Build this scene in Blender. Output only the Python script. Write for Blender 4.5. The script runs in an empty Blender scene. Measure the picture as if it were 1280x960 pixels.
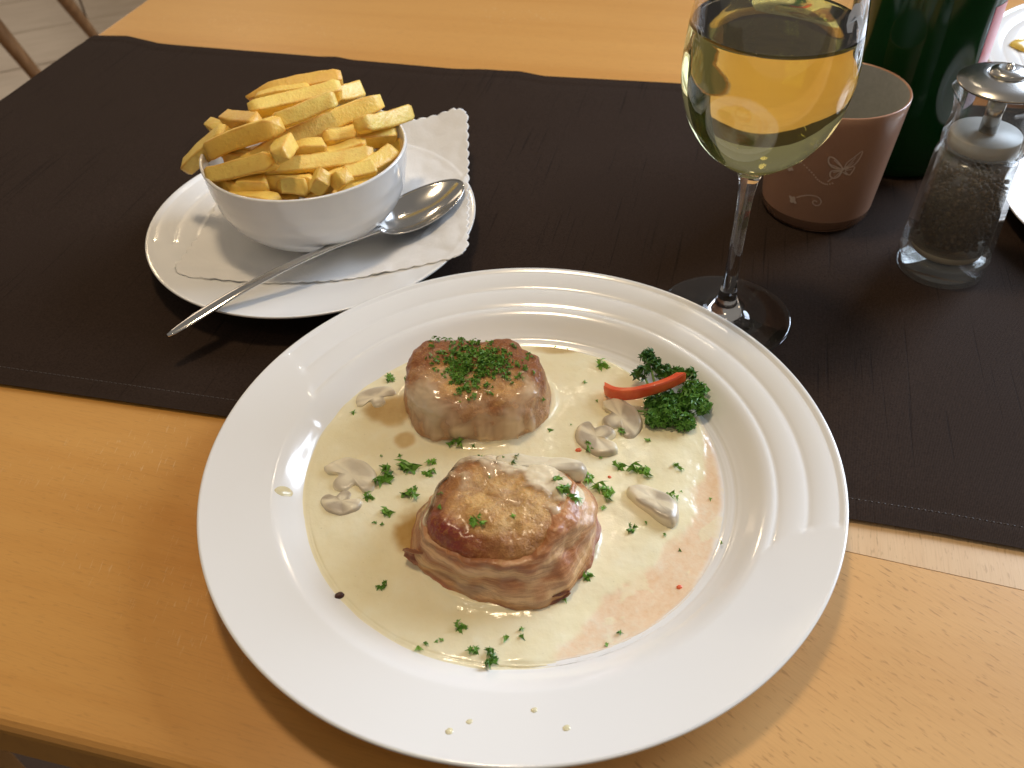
import bpy, bmesh, math, random
from math import sin, cos, pi, radians, sqrt, atan2, exp
from mathutils import Vector, Matrix, noise
from mathutils.bvhtree import BVHTree

random.seed(7)
scene = bpy.context.scene
COL = scene.collection

# ---------------------------------------------------------------- camera
cam_d = bpy.data.cameras.new('camera')
cam = bpy.data.objects.new('camera', cam_d)
COL.objects.link(cam)
cam_d.sensor_width = 36.0
cam_d.lens = 1120.0 / 1280.0 * 36.0
cam_d.clip_start = 0.01
cam_d.clip_end = 60.0
_pitch, _roll, CAM_H = radians(43.238), radians(-2.560), 0.3423
_f = Vector((0, cos(_pitch), -sin(_pitch)))
_r0, _u0 = Vector((1, 0, 0)), Vector((0, sin(_pitch), cos(_pitch)))
_r = cos(_roll) * _r0 + sin(_roll) * _u0
_u = -sin(_roll) * _r0 + cos(_roll) * _u0
cam.matrix_world = Matrix(((_r.x, _u.x, -_f.x, 0), (_r.y, _u.y, -_f.y, 0), (_r.z, _u.z, -_f.z, CAM_H), (0, 0, 0, 1)))
cam_d.dof.use_dof = True
cam_d.dof.focus_distance = 0.45
cam_d.dof.aperture_fstop = 15.0
scene.camera = cam

# ---------------------------------------------------------------- world, lamps, exposure
world = bpy.data.worlds.new('World')
scene.world = world
world.use_nodes = True
world.node_tree.nodes['Background'].inputs[0].default_value = (0.60, 0.55, 0.49, 1)
world.node_tree.nodes['Background'].inputs[1].default_value = 0.32


def area_lamp(name, loc, target, power, color, size, size_y=None):
    d = bpy.data.lights.new(name, 'AREA')
    d.energy = power
    d.color = color
    if size_y:
        d.shape = 'RECTANGLE'; d.size = size; d.size_y = size_y
    else:
        d.shape = 'DISK'; d.size = size
    o = bpy.data.objects.new(name, d)
    COL.objects.link(o)
    o.location = loc
    o.rotation_euler = (Vector(target) - Vector(loc)).to_track_quat('-Z', 'Y').to_euler()
    return o


area_lamp('pendant_lamp', (-0.10, 0.50, 1.30), (-0.03, 0.40, 0), 6.2, (1.0, 0.78, 0.51), 0.17)
area_lamp('window_daylight', (2.50, 1.80, 1.32), (0.0, 0.34, 0), 140.0, (0.70, 0.82, 1.0), 1.8, 1.5)
area_lamp('far_sparkle_left', (-0.75, 2.6, 1.25), (-0.1, 0.6, 0), 3.0, (1.0, 0.76, 0.48), 0.16)  # this and the next lamp: unseen, added for wine sparkle and rim streaks
area_lamp('far_sparkle_right', (0.9, 3.0, 1.6), (0.1, 0.6, 0), 3.0, (1.0, 0.80, 0.55), 0.16)
area_lamp('sparkle_lamp', (-0.8, -0.35, 1.75), (0, 0.4, 0), 0.9, (1.0, 0.84, 0.62), 0.06)  # three small unseen lamps, added to give glints on glossy things
area_lamp('sparkle_lamp', (0.55, -0.55, 1.80), (0, 0.4, 0), 0.9, (1.0, 0.84, 0.62), 0.06)
area_lamp('sparkle_lamp', (0.35, 1.75, 1.70), (0.1, 0.4, 0), 0.9, (1.0, 0.84, 0.62), 0.06)
area_lamp('floor_fill_lamp', (-2.9, 4.9, 0.9), (-1.4, 2.8, -0.74), 11.0, (1.0, 0.78, 0.56), 1.2, 1.4)  # added fill that brightens the floor tiles; no such window is seen

scene.view_settings.view_transform = 'Standard'
scene.view_settings.look = 'None'
scene.view_settings.exposure = -0.04
scene.view_settings.gamma = 1.0
scene.view_settings.use_curve_mapping = False
scene.cycles.use_denoising = True
scene.cycles.max_bounces = 16
scene.cycles.transmission_bounces = 14
scene.cycles.glossy_bounces = 6
scene.cycles.diffuse_bounces = 4
scene.cycles.transparent_max_bounces = 24
scene.cycles.caustics_reflective = False
scene.cycles.caustics_refractive = True
scene.cycles.blur_glossy = 0.6
scene.cycles.sample_clamp_indirect = 4.0


# ---------------------------------------------------------------- helpers
def smooth(a, b, x):
    if a == b:
        return 0.0 if x < a else 1.0
    t = min(1.0, max(0.0, (x - a) / (b - a)))
    return t * t * (3 - 2 * t)


def lerp(a, b, t):
    return a + (b - a) * t


def mixc(a, b, t):
    return tuple(lerp(p, q, t) for p, q in zip(a, b))


def interp(tab, x):
    if x <= tab[0][0]:
        return tab[0][1]
    for (x0, y0), (x1, y1) in zip(tab, tab[1:]):
        if x <= x1:
            return lerp(y0, y1, (x - x0) / (x1 - x0))
    return tab[-1][1]


def nz(x, y, z=0.0, s=1.0):
    return noise.noise(Vector((x * s, y * s, z * s)))


def fbm(x, y, z=0.0, s=1.0, o=4):
    return noise.fractal(Vector((x * s, y * s, z * s)), 0.9, 2.1, o)


def catmull(pts, sub):
    out = []
    n = len(pts)
    for i in range(n - 1):
        p0 = pts[max(i - 1, 0)]; p1 = pts[i]; p2 = pts[i + 1]; p3 = pts[min(i + 2, n - 1)]
        for k in range(sub):
            t = k / sub
            out.append(tuple(0.5 * (2 * b + (c - a) * t + (2 * a - 5 * b + 4 * c - d) * t * t + (3 * b - a - 3 * c + d) * t ** 3)
                             for a, b, c, d in zip(p0, p1, p2, p3)))
    out.append(tuple(pts[-1]))
    return out


def tag(o, label=None, cat=None, group=None, kind=None):
    if label: o['label'] = label
    if cat: o['category'] = cat
    if group: o['group'] = group
    if kind: o['kind'] = kind
    return o


def link(name, me, mat=None, parent=None, shade=True):
    if mat is not None and not me.materials:
        for m in (mat if isinstance(mat, (list, tuple)) else [mat]):
            me.materials.append(m)
    if shade and len(me.polygons) and not me.polygons[0].use_smooth:
        me.polygons.foreach_set('use_smooth', [True] * len(me.polygons))
    o = bpy.data.objects.new(name, me)
    COL.objects.link(o)
    if parent is not None:
        o.parent = parent
    return o


def mesh(name, verts, faces, cols=None, mat_idx=None):
    me = bpy.data.meshes.new(name)
    me.from_pydata([tuple(v) for v in verts], [], faces)
    if cols is not None:
        at = me.attributes.new('Col', 'FLOAT_COLOR', 'POINT')
        flat = []
        for c in cols:
            flat.extend((c[0], c[1], c[2], c[3] if len(c) > 3 else 1.0))
        at.data.foreach_set('color', flat)
    if mat_idx:
        me.polygons.foreach_set('material_index', mat_idx)
    me.update()
    return me


def obj(name, verts, faces, mat, parent=None, cols=None, shade=True):
    return link(name, mesh(name, verts, faces, cols), mat, parent, shade)


def empty(name, loc=(0, 0, 0), rz=0.0):
    o = bpy.data.objects.new(name, None)
    COL.objects.link(o)
    o.location = loc
    o.rotation_euler = (0, 0, rz)
    o.empty_display_size = 0.02
    return o


def lathe_geo(prof, n=64, c=(0, 0, 0), phase=0.0):
    V, F, idx = [], [], []
    for r, z in prof:
        if r < 1e-7:
            idx.append([len(V)]); V.append((c[0], c[1], c[2] + z))
        else:
            row = []
            for k in range(n):
                a = 2 * pi * k / n + phase
                row.append(len(V)); V.append((c[0] + r * cos(a), c[1] + r * sin(a), c[2] + z))
            idx.append(row)
    for a, b in zip(idx, idx[1:]):
        for k in range(n):
            k2 = (k + 1) % n
            if len(a) == 1 and len(b) == 1:
                continue
            if len(a) == 1:
                F.append((a[0], b[k2], b[k]))
            elif len(b) == 1:
                F.append((a[k], a[k2], b[0]))
            else:
                F.append((a[k], a[k2], b[k2], b[k]))
    return V, F


def grid_faces(nu, nv, wrap_u=False):
    F = []
    for j in range(nv - 1):
        for i in range(nu if wrap_u else nu - 1):
            i2 = (i + 1) % nu
            F.append((j * nu + i, j * nu + i2, (j + 1) * nu + i2, (j + 1) * nu + i))
    return F


def tube_geo(path, rad, n=8, caps=True):
    V, F = [], []
    up = Vector((0, 0, 1))
    P = [Vector(p) for p in path]
    for i, p in enumerate(P):
        t = (P[min(i + 1, len(P) - 1)] - P[max(i - 1, 0)]).normalized()
        s = t.cross(up)
        if s.length < 1e-4:
            s = t.cross(Vector((1, 0, 0)))
        s.normalize()
        w = s.cross(t)
        r = rad[i] if isinstance(rad, (list, tuple)) else rad
        for k in range(n):
            a = 2 * pi * k / n
            V.append(p + s * r * cos(a) + w * r * sin(a))
    F = grid_faces(n, len(P), True)
    if caps:
        F.append(tuple(range(n - 1, -1, -1)))
        F.append(tuple(range((len(P) - 1) * n, len(P) * n)))
    return V, F


def box_geo(x0, x1, y0, y1, z0, z1, b=0.0):
    bm = bmesh.new()
    bmesh.ops.create_cube(bm, size=1.0)
    for v in bm.verts:
        v.co = Vector((lerp(x0, x1, v.co.x + .5), lerp(y0, y1, v.co.y + .5), lerp(z0, z1, v.co.z + .5)))
    if b > 0:
        bmesh.ops.bevel(bm, geom=list(bm.edges), offset=b, segments=3, affect='EDGES', profile=0.5)
    return bm


def bm_obj(name, bm, mat, parent=None, shade=False):
    me = bpy.data.meshes.new(name)
    bm.to_mesh(me); bm.free()
    return link(name, me, mat, parent, shade)


# ---------------------------------------------------------------- materials
class MB:
    def __init__(self, name, **kw):
        self.m = bpy.data.materials.new(name)
        self.m.use_nodes = True
        self.t = self.m.node_tree
        self.b = self.t.nodes['Principled BSDF']
        self.set(**kw)

    def set(self, **kw):
        names = dict(col='Base Color', rough='Roughness', metal='Metallic', ior='IOR', trans='Transmission Weight', sss='Subsurface Weight',
                     sssr='Subsurface Radius', ssss='Subsurface Scale', coat='Coat Weight', coatr='Coat Roughness', sheen='Sheen Weight',
                     sheenr='Sheen Roughness', spec='Specular IOR Level', alpha='Alpha', sheent='Sheen Tint')
        for k, v in kw.items():
            i = self.b.inputs[names[k]]
            if k in ('col', 'sheent') and len(v) == 3:
                v = (*v, 1)
            i.default_value = v
        return self

    def n(self, typ, **ins):
        nd = self.t.nodes.new(typ)
        for k, v in ins.items():
            if k.startswith('_'):
                setattr(nd, k[1:], v)
            else:
                nd.inputs[k].default_value = v
        return nd

    def l(self, a, b):
        self.t.links.new(a, b)

    def coords(self, which='Object', scale=(1, 1, 1), rot=(0, 0, 0)):
        tc = self.n('ShaderNodeTexCoord')
        src = tc.outputs[which]
        if rot != (0, 0, 0):
            m0 = self.n('ShaderNodeMapping')
            m0.inputs['Rotation'].default_value = rot
            self.l(src, m0.inputs['Vector'])
            src = m0.outputs[0]
        mp = self.n('ShaderNodeMapping')
        mp.inputs['Scale'].default_value = scale
        self.l(src, mp.inputs['Vector'])
        return mp.outputs[0]

    def noise(self, vec, scale, detail=4.0, rough=0.55, dist=0.0):
        nd = self.n('ShaderNodeTexNoise', Scale=scale, Detail=detail, Roughness=rough, Distortion=dist)
        if vec is not None:
            self.l(vec, nd.inputs['Vector'])
        return nd.outputs['Fac']

    def ramp(self, fac, stops, interp='LINEAR'):
        r = self.n('ShaderNodeValToRGB')
        r.color_ramp.interpolation = interp
        el = r.color_ramp.elements
        while len(el) < len(stops):
            el.new(0.5)
        for e, (p, c) in zip(el, stops):
            e.position = p
            e.color = (*c, 1) if len(c) == 3 else c
        self.l(fac, r.inputs[0])
        return r.outputs[0]

    def mix(self, fac, a, b, mode='MIX'):
        nd = self.n('ShaderNodeMix', _data_type='RGBA', _blend_type=mode)
        for s, v in ((0, fac), (6, a), (7, b)):
            if hasattr(v, 'is_output'):
                self.l(v, nd.inputs[s])
            elif s == 0:
                nd.inputs[0].default_value = v
            else:
                nd.inputs[s].default_value = (*v, 1)
        return nd.outputs[2]

    def math(self, op, a, b=0.0, c=0.0):
        nd = self.n('ShaderNodeMath', _operation=op)
        for i, v in enumerate((a, b, c)):
            if hasattr(v, 'is_output'):
                self.l(v, nd.inputs[i])
            else:
                nd.inputs[i].default_value = v
        return nd.outputs[0]

    def attr(self, name='Col'):
        return self.n('ShaderNodeAttribute', _attribute_name=name)

    def color(self, sock):
        self.l(sock, self.b.inputs['Base Color']); return self

    def rough(self, sock):
        self.l(sock, self.b.inputs['Roughness']); return self

    def bump(self, h, strength=0.3, dist=0.001):
        b = self.n('ShaderNodeBump', Strength=strength, Distance=dist)
        self.l(h, b.inputs['Height'])
        self.l(b.outputs[0], self.b.inputs['Normal'])
        return self


def beech(name, light, dark, fleck_rot, fleck_amt=0.6, scratches=False, grain_rot=0.0):
    k = MB(name, rough=0.38, spec=0.4, coat=0.15, coatr=0.25)
    g = k.noise(k.coords(scale=(1.5, 26, 8), rot=(0, 0, grain_rot)), 1.0, 5, 0.6, 0.4)
    base = k.ramp(g, [(0.28, dark), (0.5, mixc(dark, light, .6)), (0.75, light)])
    blot = k.noise(k.coords(scale=(5, 7, 5)), 1.0, 3, 0.5)
    base = k.mix(k.math('MULTIPLY', blot, .5), base, mixc(dark, (.33, .15, .05), .35))
    fl = k.noise(k.coords(scale=(150, 720, 100), rot=(0, 0, fleck_rot)), 1.0, 2, 0.5)
    flm = k.ramp(fl, [(0.60, (0, 0, 0)), (0.70, (1, 1, 1))])
    lowm = k.noise(k.coords(scale=(2.2, 5, 3)), 1.0, 2, 0.5)
    base = k.mix(k.math('MULTIPLY', k.math('MULTIPLY', flm, fleck_amt), k.ramp(lowm, [(.38, (.35, .35, .35)), (.6, (1, 1, 1))])), base, (0.24, 0.105, 0.03))
    fine = k.noise(k.coords(scale=(60, 1500, 100), rot=(0, 0, fleck_rot)), 1.0, 2, 0.5)
    base = k.mix(k.math('MULTIPLY', k.ramp(fine, [(0.5, (0, 0, 0)), (0.8, (1, 1, 1))]), .22), base, (0.30, 0.14, 0.045))
    if scratches:
        sc = k.noise(k.coords(scale=(900, 110, 100), rot=(0, 0, -0.22)), 1.0, 2, 0.5, 0.5)
        msk = k.noise(k.coords(scale=(6, 14, 6)), 1.0, 2, 0.5)
        m2 = k.math('MULTIPLY', k.ramp(sc, [(0.63, (0, 0, 0)), (0.70, (1, 1, 1))]), k.ramp(msk, [(0.53, (0, 0, 0)), (0.68, (1, 1, 1))]))
        base = k.mix(k.math('MULTIPLY', m2, .4), base, (.78, .58, .34))
    k.color(base)
    k.rough(k.math('MULTIPLY_ADD', blot, 0.18, 0.28))
    k.bump(fl, 0.08, 0.0004)
    return k.m


M = {}
M['wood'] = beech('beech_board', (0.76, 0.455, 0.175), (0.66, 0.365, 0.125), radians(30), 0.50, False)
M['wood_warm_lit'] = beech('beech_fine_warm_lit', (0.70, 0.365, 0.095), (0.585, 0.27, 0.055), radians(4), 0.22, True)  # real fine grain and scratches; the orange tone paints in warmer light
M['wood_strip'] = beech('beech_cross_strip', (0.80, 0.58, 0.34), (0.70, 0.46, 0.24), radians(90), 0.35, False, radians(90))

k = MB('chair_wood', rough=0.4)
g = k.noise(k.coords(scale=(60, 60, 4)), 1.0, 4, .5)
k.color(k.ramp(g, [(.3, (.20, .095, .035)), (.7, (.33, .17, .07))]))
M['chair'] = k.m

k = MB('floor_tile', rough=0.32, spec=.5)
oi = k.n('ShaderNodeObjectInfo')
g = k.noise(k.coords(scale=(7, 22, 7)), 1.0, 5, .6)
c = k.ramp(g, [(.3, (.42, .28, .15)), (.7, (.55, .39, .235))])
k.color(k.mix(k.math('MULTIPLY', oi.outputs['Random'], .35), c, (.42, .30, .19)))
M['tile'] = k.m
M['grout'] = MB('floor_grout', col=(.13, .08, .05), rough=.9).m

# dark woven cloth
k = MB('runner_cloth', rough=0.74, spec=0.05, sheen=0.0, sheenr=0.4, sheent=(.75, .72, .85))
vec = k.coords()
w1 = k.n('ShaderNodeTexWave', Scale=420.0, Distortion=0.6, Detail=1.0); k.l(vec, w1.inputs[0])
w2 = k.n('ShaderNodeTexWave', Scale=420.0, Distortion=0.6, Detail=1.0, _bands_direction='Y'); k.l(vec, w2.inputs[0])
slub = k.noise(k.coords(scale=(420, 9, 30)), 1.0, 2, .5)
slubm = k.ramp(slub, [(.64, (0, 0, 0)), (.70, (1, 1, 1))])
fuzz = k.noise(vec, 900.0, 2, .6)
base = k.mix(fuzz, (0.0125, 0.0073, 0.0049), (0.058, 0.0365, 0.0258))
base = k.mix(k.math('MULTIPLY', slubm, .4), base, (0.005, 0.0034, 0.003))
big = k.noise(vec, 9.0, 3, .5)
base = k.mix(k.math('MULTIPLY', big, .35), base, (0.021, 0.0135, 0.0100))
k.color(base)
hgt = k.math('ADD', k.math('MULTIPLY', k.math('ADD', w1.outputs['Fac'], w2.outputs['Fac']), .5), k.math('MULTIPLY', slubm, -.5))
k.bump(hgt, 0.35, 0.0005)
M['cloth'] = k.m
M['thread'] = MB('runner_thread', col=(.095, .078, .068), rough=.6).m

# porcelain
k = MB('porcelain', col=(.86, .85, .83), rough=0.16, spec=0.5, coat=0.5, coatr=0.06)
k.bump(k.noise(k.coords(), 40.0, 2, .5), 0.03, 0.0006)
M['porcelain'] = k.m

# sauce
k = MB('cream_sauce', rough=0.14, sss=0.04, sssr=(0.006, 0.0045, 0.002), ssss=1.0, spec=.5)
a = k.attr()
sep = k.n('ShaderNodeSeparateColor'); k.l(a.outputs['Color'], sep.inputs[0])
n1 = k.noise(k.coords(), 60.0, 5, .6)
n2 = k.noise(k.coords(), 380.0, 3, .6)
cream = k.ramp(n1, [(.3, (.85, .755, .485)), (.55, (.88, .80, .55)), (.75, (.90, .845, .63))])
film = k.ramp(k.math('ADD', k.math('MULTIPLY', n1, .6), k.math('MULTIPLY', n2, .4)), [(.35, (.82, .56, .34)), (.5, (.86, .65, .44)), (.66, (.87, .74, .56))])
oil = k.ramp(n1, [(.35, (.46, .27, .075)), (.7, (.62, .42, .16))])
c1 = k.mix(sep.outputs[0], cream, film)
c1 = k.mix(sep.outputs[1], c1, oil)
specks = k.ramp(k.noise(k.coords(), 700.0, 1, .5), [(.76, (0, 0, 0)), (.80, (1, 1, 1))])
c1 = k.mix(k.math('MULTIPLY', specks, .25), c1, (.35, .27, .15))
c1 = k.mix(sep.outputs[2], c1, (.83, .81, .78))
k.color(c1)
n3 = k.noise(k.coords(), 22.0, 3, .5)
k.bump(k.math('ADD', k.math('ADD', n1, k.math('MULTIPLY', n3, 1.5)), k.math('MULTIPLY', n2, .25)), 0.35, 0.0012)
M['sauce'] = k.m

k = MB('sauce_drop', col=(.74, .66, .42), rough=.1, sss=.2, sssr=(.004, .003, .0015), ssss=1.0)
M['drop'] = k.m

# meat
k = MB('seared_pork', rough=0.4, sss=0.10, sssr=(.005, .0025, .001), ssss=1.0, coat=.25, coatr=.16)
a = k.attr()
n1 = k.noise(k.coords(), 130.0, 6, .7)
n2 = k.noise(k.coords(), 520.0, 5, .7)
c = k.mix(k.math('MULTIPLY', k.ramp(n1, [(.40, (1, 1, 1)), (.55, (0, 0, 0))]), .42), a.outputs['Color'], (.24, .07, .012))
c = k.mix(k.math('MULTIPLY', k.ramp(n2, [(.5, (0, 0, 0)), (.66, (1, 1, 1))]), .35), c, (.70, .38, .12))
k.color(c)
k.rough(k.math('MULTIPLY_ADD', n2, .5, .16))
k.bump(k.math('ADD', n1, n2), 0.75, 0.0012)
M['meat'] = k.m
k = MB('bacon', rough=0.36, sss=0.12, sssr=(.005, .0025, .001), ssss=1.0, coat=.25, coatr=.18)
a = k.attr()
n1 = k.noise(k.coords(scale=(45, 45, 520)), 1.0, 5, .65, .3)
n2 = k.noise(k.coords(), 330.0, 4, .65)
c = k.mix(k.math('MULTIPLY', k.ramp(n1, [(.40, (1, 1, 1)), (.56, (0, 0, 0))]), .5), a.outputs['Color'], (.20, .06, .02))
c = k.mix(k.math('MULTIPLY', k.ramp(n1, [(.54, (0, 0, 0)), (.68, (1, 1, 1))]), .45), c, (.76, .50, .26))
k.color(c)
k.rough(k.math('MULTIPLY_ADD', n2, .4, .18))
k.bump(k.math('ADD', n1, k.math('MULTIPLY', n2, .7)), 0.7, 0.0011)
M['bacon'] = k.m
k = MB('cream_glaze', rough=0.12, sss=0.05, coat=.4, coatr=.05, sssr=(.004, .003, .0015), ssss=1.0)
a = k.attr()
k.color(a.outputs['Color'])
k.l(a.outputs['Alpha'], k.b.inputs['Alpha'])
k.bump(k.noise(k.coords(), 90.0, 3, .5), 0.3, 0.001)
M['glaze'] = k.m

# mushrooms
k = MB('mushroom_flesh', rough=0.28, sss=0.1, sssr=(.004, .003, .002), ssss=1.0, coat=.08)
a = k.attr()
n1 = k.noise(k.coords(), 300.0, 4, .6)
k.color(k.mix(k.math('MULTIPLY', n1, .35), a.outputs['Color'], (.55, .44, .30)))
k.bump(n1, .3, .0006)
M['mush'] = k.m

# parsley
def green(name, a_, b_):
    k = MB(name, rough=.42, sss=.0, spec=.4)
    oi = k.n('ShaderNodeObjectInfo')
    n1 = k.noise(k.coords(), 500.0, 3, .6)
    f = k.math('ADD', k.math('MULTIPLY', n1, .7), k.math('MULTIPLY', oi.outputs['Random'], .4))
    k.color(k.ramp(f, [(.25, a_), (.8, b_)]))
    return k.m


M['parsley'] = green('chopped_parsley', (.052, .150, .013), (.215, .43, .055))
M['sprig'] = green('curly_parsley', (.026, .095, .012), (.105, .26, .034))
M['stem'] = green('parsley_stem', (.14, .26, .05), (.26, .40, .10))
k = MB('red_pepper', rough=.32, coat=.15, sss=.15, sssr=(.004, .001, .0005), ssss=1.0)
n1 = k.noise(k.coords(), 90.0, 3, .5)
k.color(k.ramp(n1, [(.3, (.72, .075, .022)), (.7, (.86, .20, .065))]))
M['pepper_red'] = k.m
M['crumb'] = MB('dark_crumb', col=(.05, .012, .006), rough=.35).m

# fries
k = MB('fried_potato', rough=.34, sss=.08, sssr=(.006, .0035, .001), ssss=1.0, spec=.4)
oi = k.n('ShaderNodeObjectInfo')
a = k.attr()
n1 = k.noise(k.coords(), 110.0, 5, .6)
n2 = k.noise(k.coords(), 500.0, 3, .6)
pale = k.mix(oi.outputs['Random'], (.94, .74, .20), (.91, .63, .13))
c = k.mix(k.ramp(n1, [(.44, (0, 0, 0)), (.78, (.65, .65, .65))]), pale, (.84, .50, .10))
sep = k.n('ShaderNodeSeparateColor'); k.l(a.outputs['Color'], sep.inputs[0])
c = k.mix(k.math('MULTIPLY', sep.outputs[0], .75), c, (.72, .34, .06))
c = k.mix(k.math('MULTIPLY', k.ramp(n2, [(.60, (0, 0, 0)), (.74, (1, 1, 1))]), .45), c, (.70, .36, .06))
k.rough(k.math('MULTIPLY_ADD', n2, .5, .14))
k.color(c)
k.bump(k.math('ADD', n1, k.math('MULTIPLY', n2, .7)), .6, .0010)
M['fry'] = k.m

# napkin paper
k = MB('napkin_paper', col=(.84, .82, .79), rough=.85, sss=.12, sssr=(.004, .004, .004), ssss=1.0)
k.bump(k.noise(k.coords(), 600.0, 4, .7), .35, .0005)
M['paper'] = k.m

# metals
k = MB('spoon_steel', col=(.74, .72, .69), metal=1.0, rough=.14)
k.bump(k.noise(k.coords(), 30.0, 2, .5), .02, .0005)
M['steel'] = k.m
k = MB('mill_steel', col=(.62, .60, .57), metal=1.0, rough=.24)
M['mill_steel'] = k.m

# glass
M['glass'] = MB('clear_glass', col=(1, 1, 1), rough=0.0, trans=1.0, ior=1.47).m
k = MB('white_wine_liquid', col=(1, 1, 1), rough=0.0, trans=1.0, ior=1.335)
va = k.n('ShaderNodeVolumeAbsorption', Color=(.94, .89, .12, 1), Density=15.0)
k.l(va.outputs[0], k.t.nodes['Material Output'].inputs['Volume'])
M['wine'] = k.m
k = MB('glass_print', col=(.72, .72, .70), rough=.6, alpha=.6)
M['print'] = k.m
M['bottle'] = MB('green_bottle_glass', col=(.006, .055, .012), rough=.10, trans=.30, ior=1.5, spec=.35).m
k = MB('bottle_label', rough=.35)
tc = k.n('ShaderNodeTexCoord'); sp = k.n('ShaderNodeSeparateXYZ'); k.l(tc.outputs['Object'], sp.inputs[0])
zf = k.n('ShaderNodeMapRange'); k.l(sp.outputs[2], zf.inputs[0])
zf.inputs[1].default_value = .065; zf.inputs[2].default_value = .118
k.color(k.ramp(zf.outputs[0], [(.0, (.60, .48, .56)), (.15, (.60, .34, .40)), (.42, (.62, .05, .05)), (1.0, (.55, .025, .03))]))
M['label'] = k.m
M['acrylic'] = MB('mill_acrylic', col=(.97, .98, .98), rough=0.02, trans=1.0, ior=1.32).m
def clear_plastic(name, dust, rough):
    m = bpy.data.materials.new(name); m.use_nodes = True
    t = m.node_tree; t.nodes.remove(t.nodes['Principled BSDF'])
    tr = t.nodes.new('ShaderNodeBsdfTransparent'); tr.inputs[0].default_value = (.95, .955, .95, 1)
    df = t.nodes.new('ShaderNodeBsdfDiffuse'); df.inputs[0].default_value = (.62, .56, .47, 1)
    gl = t.nodes.new('ShaderNodeBsdfGlossy'); gl.inputs['Roughness'].default_value = rough
    lw = t.nodes.new('ShaderNodeLayerWeight'); lw.inputs[0].default_value = .5
    pw = t.nodes.new('ShaderNodeMath'); pw.operation = 'POWER'; pw.inputs[1].default_value = 4.0
    fr_ = t.nodes.new('ShaderNodeMath'); fr_.operation = 'MULTIPLY_ADD'; fr_.inputs[1].default_value = .75; fr_.inputs[2].default_value = .035
    t.links.new(lw.outputs['Facing'], pw.inputs[0]); t.links.new(pw.outputs[0], fr_.inputs[0])
    m1 = t.nodes.new('ShaderNodeMixShader'); m1.inputs[0].default_value = dust
    m2 = t.nodes.new('ShaderNodeMixShader')
    t.links.new(tr.outputs[0], m1.inputs[1]); t.links.new(df.outputs[0], m1.inputs[2])
    t.links.new(fr_.outputs[0], m2.inputs[0]); t.links.new(m1.outputs[0], m2.inputs[1]); t.links.new(gl.outputs[0], m2.inputs[2])
    t.links.new(m2.outputs[0], t.nodes['Material Output'].inputs[0])
    return m


M['acrylic'] = clear_plastic('mill_acrylic', .03, .03)
M['dusty'] = clear_plastic('mill_dusty_wall', .22, .15)
k = MB('ground_pepper', rough=.8)
g = k.noise(k.coords(), 420.0, 4, .7)
k.color(k.ramp(g, [(.35, (.055, .036, .020)), (.55, (.12, .08, .048)), (.75, (.30, .22, .145))]))
k.bump(g, .8, .001)
M['pepper'] = k.m
M['peppercorn'] = MB('peppercorn_skin', col=(.06, .040, .025), rough=.7).m
M['mill_white'] = MB('mill_plastic', col=(.62, .59, .54), rough=.4).m
M['mill_beige'] = MB('mill_ceramic', col=(.42, .36, .27), rough=.5).m

k = MB('frosted_tumbler_outside', rough=.30, coat=.25, coatr=.1, spec=.45)
g = k.noise(k.coords(), 700.0, 3, .6)
k.color(k.mix(k.math('MULTIPLY', g, .5), (.56, .290, .175), (.66, .370, .240)))
k.set(trans=.22)
M['tumbler_out'] = k.m
k = MB('frosted_tumbler_inside', rough=.5)
g = k.noise(k.coords(), 300.0, 4, .6)
k.color(k.mix(g, (.34, .335, .30), (.48, .47, .43)))
M['tumbler_in'] = k.m
M['tumbler_base'] = MB('tumbler_base_glass', col=(.52, .27, .16), rough=.12, trans=.55, ior=1.45).m
M['decal'] = MB('tumbler_print', col=(.80, .60, .46), rough=.5).m
k = MB('yellow_food', rough=.25, sss=.2, sssr=(.004, .003, .001), ssss=1.0)
k.color(k.ramp(k.noise(k.coords(), 200.0, 3, .5), [(.3, (.70, .42, .04)), (.7, (.80, .62, .16))]))
M['yellow'] = k.m

# ================================================================ SETTING: floor, chair, table
FLOOR_Z = -0.74
fa = radians(24.0)
floor = obj('floor', [(-6, -3, FLOOR_Z - .006), (6, -3, FLOOR_Z - .006), (6, 9, FLOOR_Z - .006), (-6, 9, FLOOR_Z - .006)], [(0, 1, 2, 3)], M['grout'], shade=False)
tag(floor, kind='structure')
T = 0.2960
tile_me = bpy.data.meshes.new('tile')
_bm = box_geo(0.003, T - .003, 0.003, T - .003, -0.0055, 0.0, 0.0012)
_bm.to_mesh(tile_me); _bm.free()
tile_me.materials.append(M['tile'])
ax, ay = Vector((cos(fa), sin(fa), 0)), Vector((-sin(fa), cos(fa), 0))
for i in range(-7, 6):
    for j in range(-4, 7):
        org = ax * (-0.003 + i * T) + ay * (2.944 + j * T)
        if org.y < 1.2 or org.x > 1.4:
            continue
        t = bpy.data.objects.new('tile', tile_me)
        COL.objects.link(t)
        t.parent = floor
        t.location = (org.x, org.y, FLOOR_Z)
        t.rotation_euler = (0, 0, fa)

chair = empty('chair', (-1.2, 2.45, FLOOR_Z))
tag(chair, 'brown wooden chair with round tapered legs on the tiled floor behind the table', 'chair')
inv = Vector((-1.2, 2.45, FLOOR_Z))


def leg(p0, p1, r0, r1):
    pts = [Vector(p0).lerp(Vector(p1), i / 6) - inv for i in range(7)]
    V, F = tube_geo(pts, [lerp(r0, r1, i / 6) for i in range(7)], 16)
    return obj('leg', V, F, M['chair'], chair)


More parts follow.
